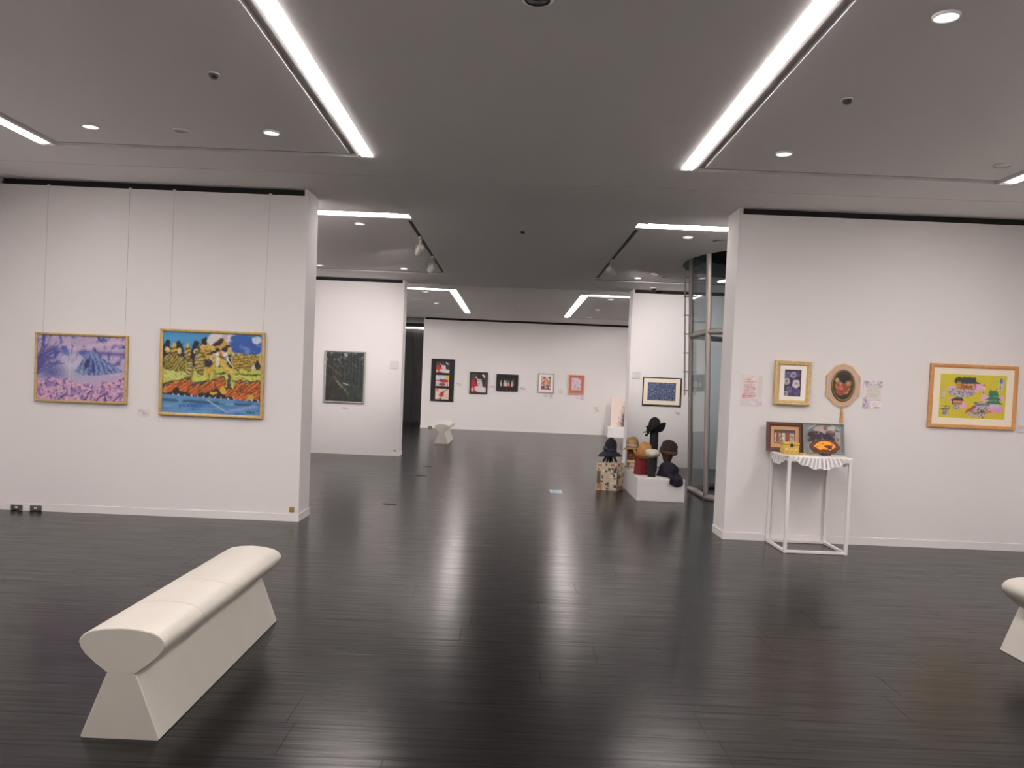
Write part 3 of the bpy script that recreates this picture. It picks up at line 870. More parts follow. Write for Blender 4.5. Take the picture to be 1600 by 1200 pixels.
def art_tigers(w, h):
    A = Art(w, h, .0052, (66, 146, 196))
    U0, V0 = A.U.copy(), A.V.copy()
    du, dv = A.noise(16, 14, 3, 61)-.5, A.noise(16, 14, 3, 62)-.5
    n = A.noise(10, 10, 4, 1)
    A.U, A.V = U0+du*.05, V0+dv*.055
    A.mix(np.clip((.14-A.V)*8, 0, 1)*.6, (40, 120, 186))
    # ground
    A.mix((A.V > .30)*1.0, (40, 34, 48))
    A.mix(((A.V > .2) & (A.U > .70))*1.0, (198, 176, 92))
    A.rect(0, .42, 1, .66, (186, 192, 70))
    A.mix(np.clip((A.noise(6, 8, 3, 4)-.5)*6, 0, 1)*((A.V > .42) & (A.V < .66)), (206, 196, 92))
    A.ell(.2, .16, .34, .16, (60, 146, 200), soft=.4)
    # white cloud and blue cloud
    A.ell(.57, .16, .13, .22, (212, 204, 206)); A.ell(.66, .08, .12, .09, (214, 208, 210))
    A.ell(.84, .14, .18, .115, (42, 84, 170), .05)
    A.mix(A.emask(.84, .14, .18, .115, .05)*np.clip((n-.5)*6, 0, 1), (92, 130, 196))
    A.ell(.78, .045, .1, .04, (34, 92, 178)); A.ell(.95, .06, .05, .04, (196, 206, 220))
    A.ell(.62, .03, .03, .05, (190, 180, 180))
    # dark figures in the back row
    for k, (x, y) in enumerate(((.04, .17), (.16, .18), (.33, .17), (.42, .12))):
        A.ell(x, y+.1, .05, .13, (34, 30, 46)); A.ell(x, y-.02, .028, .05, (30, 28, 42))
        A.ell(x+.005, y+.055, .027, .032, (206, 188, 130))
    for k, (x, y) in enumerate(((.11, .25), (.25, .25), (.40, .26), (.46, .24))):
        mk = A.emask(x, y, .034, .105)
        A.mix(mk, (196, 158, 50)); A.stripes(mk, 120, 1.2, (92, 62, 20), seed=k, th=.35)
        A.ell(x, y-.09, .02, .035, (208, 172, 60))
    # crouching yellow tigers
    def tiger(cx, cy, rx, ry, rot, col, dark, fr=110, sd=0, ang=.6):
        mk = A.emask(cx, cy, rx, ry, rot)
        A.ell(cx, cy, rx*1.06, ry*1.1, (28, 26, 34), rot)
        A.mix(mk, col); A.mix(mk*np.clip((A.V-cy)/ry*.5, 0, 1)*.6, tuple(np.array(col)*.6))
        A.stripes(mk, fr*1.25, ang, dark, 1.0, seed=sd, th=.2, a=.8)
    tiger(.15, .40, .16, .10, .35, (172, 158, 58), (72, 68, 30), 150, 1)
    tiger(.06, .36, .05, .09, .2, (180, 160, 56), (72, 66, 28), 150, 2)
    tiger(.27, .46, .038, .11, .0, (190, 176, 96), (82, 74, 40), 130, 3, 1.5)
    tiger(.37, .37, .05, .135, -.15, (184, 164, 80), (70, 62, 34), 120, 4, 1.3)
    for k in range(7):
        tiger(.74+.035*k, .34+.03*math.sin(k*2.1), .026, .085, .1, (196, 166, 48), (96, 74, 24), 140, 20+k, 1.4)
    A.ell(.96, .37, .03, .06, (30, 36, 40)); A.ell(.93, .40, .02, .04, (190, 190, 180))
    A.ell(.12, .53, .13, .055, (192, 202, 108)); A.ell(.38, .565, .07, .03, (188, 204, 78)); A.ell(.19, .575, .03, .026, (188, 204, 88))
    A.ell(.62, .505, .1, .02, (196, 204, 96)); A.ell(.93, .545, .1, .022, (188, 204, 76)); A.ell(.74, .535, .05, .03, (186, 200, 80))
    A.line(.0, .655, .16, .60, .014, (40, 66, 96)); A.line(.33, .62, .45, .60, .012, (40, 60, 96))
    A.line(.54, .50, .72, .47, .012, (26, 34, 60)); A.line(.72, .49, 1, .5, .008, (70, 60, 60)); A.line(.72, .58, .98, .57, .008, (60, 76, 120))
    # great central tiger
    A.ell(.585, .22, .105, .155, (196, 176, 110)); A.ell(.585, .17, .07, .10, (190, 152, 66))
    mk = A.emask(.585, .22, .105, .155); A.stripes(mk, 60, 1.1, (44, 36, 26), 1.0, 31, .45)
    A.ell(.60, .255, .055, .05, (222, 214, 198)); A.ell(.555, .195, .026, .03, (38, 34, 30)); A.ell(.63, .20, .022, .024, (44, 38, 30))
    A.line(.59, .2, .59, .27, .02, (196, 120, 76)); A.ell(.59, .285, .026, .013, (60, 34, 34)); A.ell(.63, .305, .04, .022, (120, 132, 110))
    A.line(.55, .31, .70, .49, .045, (204, 172, 48)); A.line(.53, .38, .46, .50, .04, (202, 168, 44))
    A.line(.57, .36, .71, .47, .02, (216, 184, 84)); A.line(.55, .27, .56, .40, .02, (224, 218, 204))
    A.line(.66, .29, .69, .38, .012, (226, 222, 210))
    A.line(.53, .46, .53, .6, .02, (150, 148, 70)); A.line(.68, .52, .68, .66, .02, (56, 60, 70)); A.line(.47, .5, .47, .6, .015, (150, 148, 70))
    # orange row
    A.rect(0, .69, 1, .80, (34, 28, 34), .75)
    A.mix((A.V > .765) & (A.V < .80+.045*A.U), (30, 26, 32))
    for k, (cx, cy, rx, ry, r) in enumerate(((.10, .67, .11, .052, -.45), (.24, .66, .075, .085, -.3), (.36, .70, .11, .07, -.35), (.47, .66, .11, .06, -.5),
                                            (.59, .61, .055, .085, .3), (.70, .73, .09, .05, .25), (.80, .66, .07, .085, .1), (.92, .65, .12, .07, -.25), (.80, .77, .11, .06, .1), (.955, .73, .05, .075, .2))):
        tiger(cx, cy, rx, ry, r, (212, 112, 36), (70, 40, 24), 130, 40+k, .9)
        mk = A.emask(cx, cy+ry*.3, rx*.8, ry*.55, r)
        A.mix(mk*.5, (220, 92, 34))
    A.ell(.62, .70, .03, .05, (206, 168, 44)); A.ell(.52, .735, .04, .02, (206, 168, 44)); A.ell(.03, .72, .03, .04, (196, 120, 50)); A.ell(.90, .78, .04, .025, (190, 160, 50))
    for k in range(15):
        x = .11+k*.062
        A.poly([(x, .745+.045*x), (x+.016, .79+.045*x), (x-.012, .795+.045*x)], (222, 206, 190))
    A.mix(np.clip((A.noise(40, 34, 3, 71)-.55)*6, 0, 1)*(V0 < .66)*(V0 > .2)*.45, (60, 50, 40)); A.mix(np.clip((A.noise(36, 30, 3, 72)-.6)*8, 0, 1)*(V0 > .2)*(V0 < .8)*.5, (214, 190, 110))
    A.U, A.V = U0, V0
    # sea
    sea = A.V > (.775+.05*A.U)
    A.mix(sea, (84, 140, 190))
    A.mix(sea*np.clip((A.noise(4, 26, 4, 8)-.5)*6, 0, 1), (50, 108, 172))
    A.mix(sea*np.clip((A.noise(5, 30, 3, 18)-.6)*8, 0, 1), (120, 160, 196))
    A.mix(np.exp(-((A.V-.845-.03*A.U)/.018)**2)*(A.noise(8, 6, 3, 3) > .4)*sea, (38, 84, 110))
    A.line(.46, .83, .66, .97, .006, (168, 184, 206)); A.line(.66, .97, .95, .88, .02, (146, 150, 204), .7)
    for k in range(16): A.line(.19+k*.0105, .905+.012*math.sin(k*1.7), .20+k*.0105, .92, .006, (40, 70, 160), .9)
    A.line(.18, .9, .18, .95, .006, (34, 64, 150)); A.line(.32, .93, .32, .96, .005, (34, 64, 150))
    for k in range(6): A.line(.86+k*.014, .95+.012*math.sin(k*2.2), .872+k*.014, .975, .005, (30, 70, 60))
    return A.jitter(.2, 80, 70)

def art_forest(w, h):
    A = Art(w, h, .0085, (42, 46, 44))
    A.U, A.V = A.U+(A.noise(12, 14, 3, 61)-.5)*.06, A.V+(A.noise(12, 14, 3, 62)-.5)*.06
    A.mix(np.clip((A.U-.3)*1.5, 0, 1)*.6, (38, 60, 58))
    A.mix((A.V > .25)*np.clip(1-(A.U/.5), 0, 1)*np.clip((A.V-.25)*2, 0, 1)*.8, (62, 46, 34))
    A.mix(np.clip((A.noise(9, 4, 3, 2)-.5)*5, 0, 1)*.6, (56, 72, 56))
    A.mix(np.clip((A.noise(16, 14, 3, 4)-.58)*8, 0, 1)*.7, (24, 24, 24))
    for x in (.14, .42, .66, .82, .93, .06, .55, .74):
        A.line(x, 0, x+.01, .45+.25*x, .012+.01*A.rs.rand(), (24, 26, 30), .85)
    for k in range(60):
        A.ell(A.rs.rand(), A.rs.rand()**2*.3, .012+.012*A.rs.rand(), .012, (150, 150, 160), a=.6)
    A.ell(.52, .05, .05, .04, (168, 172, 182), a=.8)
    A.line(.02, .25, .40, .47, .02, (86, 80, 66), .7)
    A.line(.2, .50, .62, .86, .03, (88, 86, 58), .7)
    A.line(.3, .60, .5, .76, .018, (136, 130, 90), .8)
    A.line(.46, .63, .60, .655, .01, (172, 176, 180), .9)
    for k in range(30):
        x, y = .4+.5*A.rs.rand(), .4+.5*A.rs.rand()
        A.line(x, y, x+.01, y-.05, .006, (70, 92, 64), .6)
    A.mix((A.V > .7)*np.clip((A.noise(14, 12, 3, 7)-.5)*5, 0, 1)*.7, (26, 26, 22))
    return A.jitter(.4, 50, 60)

def face(A, cx, cy, s, hair=(40, 28, 28), skin=(214, 196, 194)):
    """a lady with white make-up, dark hair and white hair flowers"""
    A.ell(cx+.09*s, cy-.10*s, .40*s, .44*s, hair)
    A.ell(cx+.02*s, cy+.46*s, .42*s, .2*s, skin)
    A.poly([(cx-.02*s, cy+.1*s), (cx+.22*s, cy+.1*s), (cx+.24*s, cy+.45*s), (cx-.08*s, cy+.45*s)], skin)
    A.ell(cx, cy, .20*s, .28*s, skin, -.12)
    A.ell(cx+.02*s, cy-.27*s, .22*s, .12*s, hair)
    A.line(cx-.13*s, cy-.06*s, cx-.05*s, cy-.05*s, .016*s, (66, 40, 44)); A.line(cx+.04*s, cy-.05*s, cx+.12*s, cy-.06*s, .016*s, (66, 40, 44))
    A.line(cx-.02*s, cy, cx-.025*s, cy+.07*s, .012*s, (190, 160, 158))
    A.ell(cx-.01*s, cy+.145*s, .04*s, .024*s, (188, 30, 44))
    for dx, dy in ((-.26, -.24), (.32, -.36), (.40, -.28), (.26, -.42)):
        A.ell(cx+dx*s, cy+dy*s, .06*s, .06*s, (222, 214, 196))
    return A

def art_lady(w, h, s=.85):
    A = Art(w, h, .011 if w > .3 else .009, (74, 62, 58))
    A.mix(np.clip((A.noise(4, 4, 3, 2)-.45)*4, 0, 1)*.6, (58, 44, 42))
    A.ell(.16, .68, .30, .36, (190, 30, 48)); A.rect(0, .55, .2, 1, (188, 32, 50), .8)
    face(A, .55, .42, s)
    A.mix((A.V > .74)*(A.U > .38)*np.clip((A.U-.38)*8, 0, 1), (212, 204, 204))
    A.ell(.08, .86, .07, .12, (214, 190, 160))
    return A
def art_still_red(w, h):
    A = Art(w, h, .009, (196, 200, 214))
    A.mix(np.clip((A.V-.5)*3, 0, 1), (196, 176, 170)); A.rect(0, .44, .4, .56, (196, 90, 80))
    A.ell(.88, .22, .16, .22, (206, 196, 40)); A.ell(.62, .52, .36, .15, (188, 28, 44)); A.ell(.4, .40, .1, .08, (90, 70, 120))
    A.ell(.5, .85, .24, .13, (120, 62, 58)); A.ell(.92, .84, .08, .12, (206, 196, 180)); A.rect(.86, .72, .9, 1, (40, 36, 36))
    return A.jitter(.2, 14, 14)
def art_red_leaf(w, h):
    A = Art(w, h, .009, (212, 196, 182))
    A.mix(np.clip((A.noise(4, 4, 3, 8)-.5)*4, 0, 1)*.6, (214, 178, 150))
    A.poly([(.28, .50), (.45, .30), (.66, .26), (.62, .66), (.5, .78), (.3, .72)], (182, 30, 36))
    A.line(.55, .32, .98, .0, .03, (96, 66, 54)); A.ell(.14, .15, .1, .12, (196, 112, 70)); A.ell(.38, .92, .1, .06, (36, 34, 44))
    A.ell(.35, .48, .04, .06, (220, 196, 170)); A.ell(.85, .8, .1, .08, (214, 160, 140))
    return A.jitter(.15, 14, 14)
def art_dancers(w, h):
    A = Art(w, h, .008, (18, 16, 20))
    for x, s in ((.10, 1), (.31, 1.05), (.42, .95), (.50, 1), (.62, 1.05), (.82, 1), (.36, .9)):
        A.poly([(x-.02, .36), (x+.02, .36), (x+.055*s, .86), (x-.055*s, .86)], (206, 192, 174)); A.ell(x, .30, .022, .05, (206, 186, 168))
        A.line(x-.01, .45, x-.05, .62, .03, (196, 180, 160))
    A.rect(.27, .84, .78, .93, (150, 34, 50)); A.line(.92, .05, .93, .75, .02, (150, 146, 140)); A.ell(.66, .82, .1, .05, (160, 40, 60))
    return A
def art_bouquet(w, h):
    A = Art(w, h, .008, (206, 196, 196))
    A.mix(np.clip((A.noise(5, 6, 3, 1)-.48)*7, 0, 1), (110, 130, 110)); A.mix((A.V > .72)*1.0, (140, 60, 96))
    for k in range(36):
        c = ((196, 92, 70), (214, 176, 90), (206, 120, 130), (110, 40, 80), (86, 110, 90), (226, 214, 206))[A.rs.randint(6)]
        A.ell(.1+.8*A.rs.rand(), .2+.65*A.rs.rand(), .09, .07, c)
    A.ell(.3, .12, .16, .08, (196, 80, 84)); A.rect(.8, .0, 1, .12, (60, 60, 70)); A.ell(.5, .5, .22, .12, (222, 170, 96))
    return A
def art_lilac(w, h):
    A = Art(w, h, .008, (206, 194, 214))
    A.mix(np.clip((A.noise(6, 7, 3, 5)-.55)*8, 0, 1)*.7, (176, 150, 190))
    for k in range(7):
        x, y = .2+.6*A.rs.rand(), .15+.6*A.rs.rand()
        A.line(x, y, x+(A.rs.rand()-.5)*.4, y+.25*A.rs.rand(), .014, (172, 120, 130), .8)
    A.ell(.55, .35, .1, .1, (216, 170, 170)); A.ell(.3, .78, .2, .12, (214, 196, 90), a=.8); A.ell(.7, .8, .18, .1, (196, 176, 120), a=.8)
    A.rect(0, .93, 1, 1, (110, 80, 160)); A.ell(.85, .06, .12, .05, (170, 90, 84))
    return A
def art_blue(w, h):
    A = Art(w, h, .0085, (70, 96, 156))
    n, n2, n3 = A.noise(22, 15, 3, 1), A.noise(20, 16, 3, 7), A.noise(18, 16, 3, 11)
    A.mix(np.clip((n-.5)*9, 0, 1), (48, 58, 92)); A.mix(np.clip((n2-.56)*10, 0, 1), (186, 194, 206)); A.mix(np.clip((n3-.58)*10, 0, 1), (96, 88, 84))
    A.mix(np.clip((A.noise(40, 40, 2, 15)-.66)*12, 0, 1), (214, 216, 214)); A.mix(np.clip(.5-A.U-A.V*.3, 0, 1)*.6, (60, 110, 190))
    A.c = A.c*.86
    return A
def art_pansies(w, h):
    A = Art(w, h, .0045, (54, 46, 72))
    A.mix(np.clip((A.noise(6, 8, 3, 1)-.5)*5, 0, 1)*.8, (58, 66, 62))
    def pansy(x, y, s, c, dk):
        for a, rr in ((-.6, 1), (.6, 1), (2.2, 1.05), (-2.2, 1.05), (3.14, 1.1)):
            px, py = x+math.sin(a)*.095*s, y-math.cos(a)*.06*s
            A.ell(px, py, .105*s*rr, .066*s*rr, tuple(np.array(c)*(.88+.18*A.rs.rand())), soft=.3)
        A.ell(x, y, .06*s, .036*s, dk, soft=.5); A.ell(x, y+.012*s, .026*s, .016*s, (206, 176, 80))
    for x, y, s, c, dk in ((.2, .2, .9, (110, 102, 140), (60, 50, 96)), (.78, .16, .8, (84, 80, 124), (50, 44, 90)), (.52, .2, 1.0, (150, 150, 180), (60, 52, 96)),
                           (.15, .44, 1.05, (176, 168, 176), (80, 70, 90)), (.7, .52, 1.25, (196, 186, 196), (140, 124, 140)), (.33, .74, 1.05, (110, 96, 150), (54, 44, 100)),
                           (.76, .83, 1.1, (86, 80, 136), (50, 44, 100)), (.1, .9, .9, (160, 156, 170), (70, 66, 80)), (.42, .93, .8, (74, 74, 110), (40, 40, 70))):
        pansy(x, y, s, c, dk)
    return A.jitter(.3, 40, 50)
def art_castles(w, h):
    A = Art(w, h, .0047, (212, 194, 44))
    A.U, A.V = A.U+(A.noise(24, 18, 2, 61)-.5)*.014, A.V+(A.noise(24, 18, 2, 62)-.5)*.018
    A.mix(np.clip((A.noise(5, 5, 3, 1)-.5)*4, 0, 1)*.4, (204, 178, 34)); A.mix(np.clip((.25-A.V)*3, 0, 1)*.5, (206, 206, 70))
    pk, gy = (222, 164, 206), (176, 168, 178)
    def crowd(m, seed=2):
        A.mix(m*np.clip((A.noise(36, 26, 2, seed)-.52)*12, 0, 1), (92, 84, 92)); A.mix(m*np.clip((A.noise(40, 30, 2, seed+5)-.6)*14, 0, 1), (206, 196, 200))
    # temple
    A.ell(.52, .28, .12, .12, pk); A.ell(.2, .35, .08, .09, pk); A.ell(.60, .25, .07, .06, pk)
    m_ = np.clip(A.emask(.33, .42, .20, .1)+A.pmask([(.13, .32), (.5, .36), (.5, .50), (.17, .5)]), 0, 1); A.mix(m_, gy); crowd(m_)
    A.rect(.24, .14, .33, .34, (196, 150, 40)); A.ell(.28, .15, .07, .09, (58, 70, 66)); A.rect(.25, .17, .32, .34, (206, 150, 44))
    for k in range(4): A.line(.25, .19+k*.04, .32, .19+k*.04, .006, (150, 100, 40))
    A.poly([(.335, .06), (.53, .06), (.545, .16), (.61, .19), (.6, .205), (.32, .21), (.31, .2)], (58, 68, 76))
    A.line(.335, .065, .53, .065, .008, (150, 104, 50)); A.rect(.31, .21, .54, .33, (182, 96, 48)); A.mix(A.pmask([(.31, .25), (.54, .25), (.54, .34), (.31, .34)])*(A.noise(22, 8, 2, 3) > .5), (130, 62, 48))
    A.rect(.36, .22, .50, .245, (206, 176, 120)); A.rect(.49, .25, .53, .33, (196, 160, 150))
    # pagoda gate
    A.ell(.33, .70, .085, .07, pk); A.ell(.2, .6, .05, .05, pk)
    A.poly([(.235, .53), (.335, .52), (.36, .57), (.385, .6), (.17, .6), (.19, .57)], (62, 66, 86)); A.rect(.2, .59, .34, .69, (184, 104, 60)); A.rect(.22, .61, .32, .635, (206, 180, 160))
    A.rect(.19, .58, .21, .68, (60, 58, 78)); A.rect(.21, .69, .31, .79, gy); crowd(A.pmask([(.21, .69), (.31, .69), (.31, .79), (.21, .79)]), 9)
    A.line(.04, .73, .16, .74, .008, (70, 96, 92)); A.line(.03, .8, .16, .79, .012, (66, 104, 84)); A.rect(.06, .80, .15, .93, gy); crowd(A.pmask([(.06, .78), (.15, .78), (.15, .93), (.06, .93)]), 12)
    A.line(.1, .72, .1, .93, .006, (70, 70, 80))
    # green castle
    A.ell(.70, .52, .08, .07, pk); A.ell(.86, .76, .12, .08, (224, 140, 200)); A.ell(.93, .52, .05, .06, pk)
    for (yy, hw) in ((.44, .09), (.53, .12), (.62, .14)):
        A.rect(.82-hw*.6, yy, .82+hw*.6, yy+.085, (198, 192, 196))
        A.poly([(.82-hw*.5, yy-.055), (.82+hw*.5, yy-.055), (.82+hw, yy+.025), (.82-hw, yy+.025)], (56, 128, 92))
        A.line(.82-hw, yy+.02, .82+hw, yy+.02, .006, (40, 90, 70))
    A.poly([(.76, .34), (.86, .34), (.89, .42), (.73, .42)], (60, 132, 98)); A.line(.755, .31, .76, .35, .006, (60, 60, 50)); A.line(.85, .29, .85, .34, .006, (60, 60, 50))
    A.rect(.78, .70, .92, .74, (196, 190, 196))
    m_ = A.pmask([(.52, .62), (.64, .60), (.78, .66), (.74, .78), (.70, .96), (.52, .95), (.42, .88), (.44, .8), (.53, .74)]); A.mix(m_, (188, 176, 170)); crowd(m_, 15)
    A.line(.44, .82, .54, .72, .03, (178, 84, 60)); A.line(.41, .88, .42, .82, .012, (176, 70, 60)); A.line(.56, .68, .74, .66, .02, (120, 110, 140)); A.line(.70, .85, .79, .82, .014, (196, 112, 60))
    A.line(.54, .87, .62, .86, .02, (150, 90, 56)); A.rect(.62, .80, .69, .86, (90, 96, 92)); A.rect(.655, .94, .68, .98, (150, 40, 60))
    # caption strips
    A.rect(.035, .33, .075, .58, (216, 206, 196)); A.rect(.04, .33, .07, .42, (196, 140, 190)); A.text(.045, .45, .068, .57, (60, 56, 60), 5, 4)
    A.rect(.64, .22, .685, .44, (216, 206, 190)); A.rect(.645, .2, .685, .26, (206, 140, 50)); A.text(.652, .32, .678, .43, (60, 56, 60), 5, 6)
    A.rect(.885, .07, .95, .32, (206, 204, 220)); A.ell(.92, .12, .025, .06, (90, 110, 200)); A.text(.9, .19, .935, .31, (70, 76, 110), 6, 8)
    return A.jitter(.12, 60, 40)
def art_house(w, h):
    A = Art(w, h, .0035, (92, 74, 62))
    A.rect(0, 0, 1, .2, (60, 52, 46)); A.mix((np.sin(A.U*60) > 0)*(A.V < .2)*.5, (110, 104, 100))
    A.rect(.04, .22, .98, .8, (120, 92, 74))
    for x0, x1, c in ((.05, .12, (196, 180, 160)), (.13, .2, (150, 66, 50)), (.24, .33, (190, 160, 120)), (.4, .52, (206, 202, 196)), (.55, .72, (150, 60, 52)), (.76, .95, (176, 166, 150))):
        A.rect(x0, .24, x1, .8, c)
    A.rect(.43, .38, .48, .46, (50, 50, 50)); A.ell(.87, .42, .09, .17, (150, 136, 120)); A.ell(.87, .42, .07, .13, (190, 180, 168))
    for k in range(22): A.ell(A.rs.rand(), .45+.4*A.rs.rand(), .03, .035, ((210, 206, 200), (70, 46, 40), (140, 110, 60))[A.rs.randint(3)])
    A.rect(0, .84, 1, 1, (140, 120, 90))
    return A.jitter(.3, 30, 24)
def art_theatre(w, h):
    A = Art(w, h, .0036, (132, 136, 136))
    A.mix((A.V < .85)*1.0, (120, 122, 124)); A.ell(.48, .18, .24, .14, (196, 176, 178)); A.ell(.55, .12, .06, .08, (150, 110, 80)); A.ell(.7, .15, .1, .1, (206, 200, 190))
    A.ell(.3, .46, .26, .22, (52, 36, 44)); A.ell(.68, .45, .16, .24, (58, 40, 46)); A.ell(.66, .27, .12, .07, (140, 110, 124))
    for k in range(40): A.ell(.1+.65*A.rs.rand(), .3+.35*A.rs.rand(), .03, .035, ((110, 60, 64), (40, 28, 40), (150, 130, 150), (70, 50, 60))[A.rs.randint(4)])
    A.rect(.43, .36, .47, .58, (70, 84, 150)); A.ell(.76, .42, .03, .06, (110, 130, 110)); A.ell(.6, .66, .05, .05, (60, 40, 50))
    for side in (0, 1):
        for k in range(9):
            x = .02+k*.035 if side == 0 else .98-k*.035
            c = ((186, 192, 192), (92, 100, 102))[k % 2]
            A.line(x, 0, (x*.3 if side == 0 else 1-(1-x)*.3), .34-k*.02, .03, c)
            A.line(x*.6+.0 if side == 0 else 1-(1-x)*.6, 1, (x*.3 if side == 0 else 1-(1-x)*.3), .8-k*.01, .03, c)
    A.rect(0, 0, .09, 1, (150, 156, 154), .7); A.rect(.78, .25, .93, .7, (192, 192, 188), .8); A.ell(.86, .52, .04, .05, (180, 96, 84)); A.rect(.96, 0, 1, 1, (116, 130, 122))
    for k in range(12): A.rect(.1+.06*k, .62, .14+.06*k, .7, (170, 172, 176), .6)
    A.c = A.c*.84
    return A.jitter(.3, 40, 30)
def art_notice_red(w, h):
    A = Art(w, h, .004, (200, 191, 186)); A.k = KP
    A.text(.15, .1, .72, .2, (186, 90, 96), 1, 2); A.text(.18, .22, .95, .78, (150, 90, 92), 9, 5, .75); A.text(.1, .8, .95, .96, (176, 70, 96), 2, 7, .8, .2)
    A.rect(.10, .78, .3, .98, (196, 110, 140), .5)
    return A
def art_poem(w, h):
    A = Art(w, h, .004, (198, 190, 187)); A.k = KP
    n = A.noise(9, 12, 2, 4)
    for q in ((.15, .09, .16, .12), (.88, .11, .14, .12), (.13, .88, .17, .15), (.11, .70, .08, .12)): A.mix(A.emask(*q, soft=1.0)*np.clip((n-.3)*3, 0, 1), (134, 118, 156))
    A.text(.3, .1, .75, .2, (130, 124, 140), 2, 3); A.text(.2, .22, .95, .64, (140, 152, 124), 8, 5, .7); A.text(.3, .66, .95, .72, (150, 160, 130), 1, 7)
    A.rect(.42, .72, .98, .97, (214, 202, 206)); A.text(.48, .78, .92, .9, (150, 136, 160), 2, 9, .6); A.text(.6, .92, .95, .98, (90, 84, 90), 1, 11)
    return A
def art_card(w, h, seed=1, ink=(120, 110, 112), bg=(197, 188, 185)):
    A = Art(w, h, max(.006, w/28), bg); A.k = KP
    A.text(.12, .15, .75, .45, ink, 2, seed); A.text(.45, .5, .95, .9, ink, 2, seed+5)
    return A
def art_news(w, h, seed):
    A = Art(w, h, .006, (190, 178, 152), seed); A.k = 1.2
    A.text(.03, .03, .97, .97, (140, 130, 112), 22, seed, .5)
    for k in range(34):
        x, y = A.rs.rand(), A.rs.rand(); c = ((40, 36, 36), (60, 50, 46), (150, 70, 40), (96, 104, 140), (206, 200, 186))[A.rs.randint(5)]
        ww, hh = .05+.14*A.rs.rand(), .03+.1*A.rs.rand()
        A.rect(x, y, x+ww, y+hh, c, .85)
    A.rect(.02, .3, .2, .75, (70, 56, 48), .8); A.rect(.05, .76, .3, .97, (160, 90, 50), .7)
    return A
def art_ink(w, h):
    A = Art(w, h, .012, (206, 190, 178)); A.k = 1.3
    A.mix(np.clip(1-A.V*1.5, 0, 1)*.4, (208, 194, 186))
    n = A.noise(14, 16, 4, 3)
    d = np.clip((A.U-.22+.22*(A.V-.9))*4+(n-.5)*1.3, 0, 1)*np.clip((A.V-.05)*3.0, 0, 1)
    A.mix(d, (66, 52, 52)); A.mix(np.clip(d-.5, 0, 1)*1.6, (30, 24, 26))
    return A

YW = Y1
picture('framed_painting', 'gold-framed painting of a snowy blue mountain above pink blossom', -4.776, -3.857, 1.112, 1.796, YW, .022, .045, GOLD,
        art_mountain(.919-.044, .684-.044), wires=[(-4.69, 3.235, -4.706), (-3.88, 3.235, -3.888)], cat='painting', group='framed paintings')
picture('framed_painting', 'gold-framed painting crowded with yellow and orange tigers over blue water', -3.530, -2.490, 1.023, 1.884, YW, .03, .045, GOLD,
        art_tigers(1.04-.06, .861-.06), wires=[(-3.44, 3.235, -3.44), (-2.485, 3.235, -2.511)], cat='painting', group='framed paintings')
picture('framed_painting', 'dark forest painting in a thin silver frame on the left middle wall', -3.548, -2.788, .969, 1.943, Y2, .028, .05, SILVER,
        art_forest(.76-.056, .974-.056), cat='painting', group='framed paintings')
picture('framed_print', 'blue abstract print in a thin black frame with cream mount', 2.444, 3.164, 1.162, 1.69, Y2, .018, .045, BLACKF,
        art_blue(.54, .36), 'print', CREAMMAT, (.075, .075), group='framed prints')
picture('framed_print', 'pansy flower picture in a carved pale gold frame with white mount', 2.607, 2.966, 1.38, 1.82, YW, .048, .055, GOLD2,
        art_pansies(.172, .272), 'print', WHITEMAT, (.0475, .038), group='framed prints',
        prof=[(0, 0), (0, .042), (.004, .05), (.014, .055), (.024, .05), (.03, .052), (.04, .04), (.048, .036), (.048, .004)])
picture('framed_print', 'bright yellow print of temples and a green-roofed castle in an oak frame', 4.16, 5.036, 1.218, 1.856, YW, .036, .035, OAK,
        art_castles(.66, .44), 'print', CREAMMAT, (.07, .063), group='framed prints')
# far wall
t = thing('photo_panel', 'tall black panel with three stacked photographs on the far wall', 'photo panel', (-2.118, Y3-.002, .82))
C = Matrix.Translation((0, 0, .635))
MB().box(-.348, .348, -.03, 0, -.635, .635, C, bev=.004).build('board', BLACKMAT, t, True)
for i, fn in enumerate((lambda a, b: art_lady(a, b, .8), art_still_red, art_red_leaf)):
    o = fn(.40, .325).build('photograph', t, C@Matrix.Translation((0, -.0315, .385-i*.40)))
picture('framed_photo', 'portrait photograph of a white-faced lady in a black frame', -1.30, -.76, 1.087, 1.745, Y3, .05, .04, BLACKF, art_lady(.44, .558), 'photograph', cat='photograph', group='framed photographs')
picture('framed_photo', 'black-mounted photograph of a row of pale dancers', -.502, .153, 1.204, 1.71, Y3, .02, .04, BLACKF, art_dancers(.46, .30), 'photograph', BLACKMAT, (.078, .083), cat='photograph', group='framed photographs')
picture('framed_print', 'small bouquet picture in a grey-green frame on the far wall', .748, 1.232, 1.199, 1.785, Y3, .03, .04, GREENSILVER, art_bouquet(.29, .40), 'print', WHITEMAT, (.067, .063), group='framed prints')
picture('framed_print', 'small lilac drawing with terracotta mount in a pale wood frame', 1.662, 2.147, 1.189, 1.78, Y3, .026, .04, PALEWOOD, art_lilac(.29, .41), 'print', TERRAMAT, (.0715, .0645), group='framed prints')

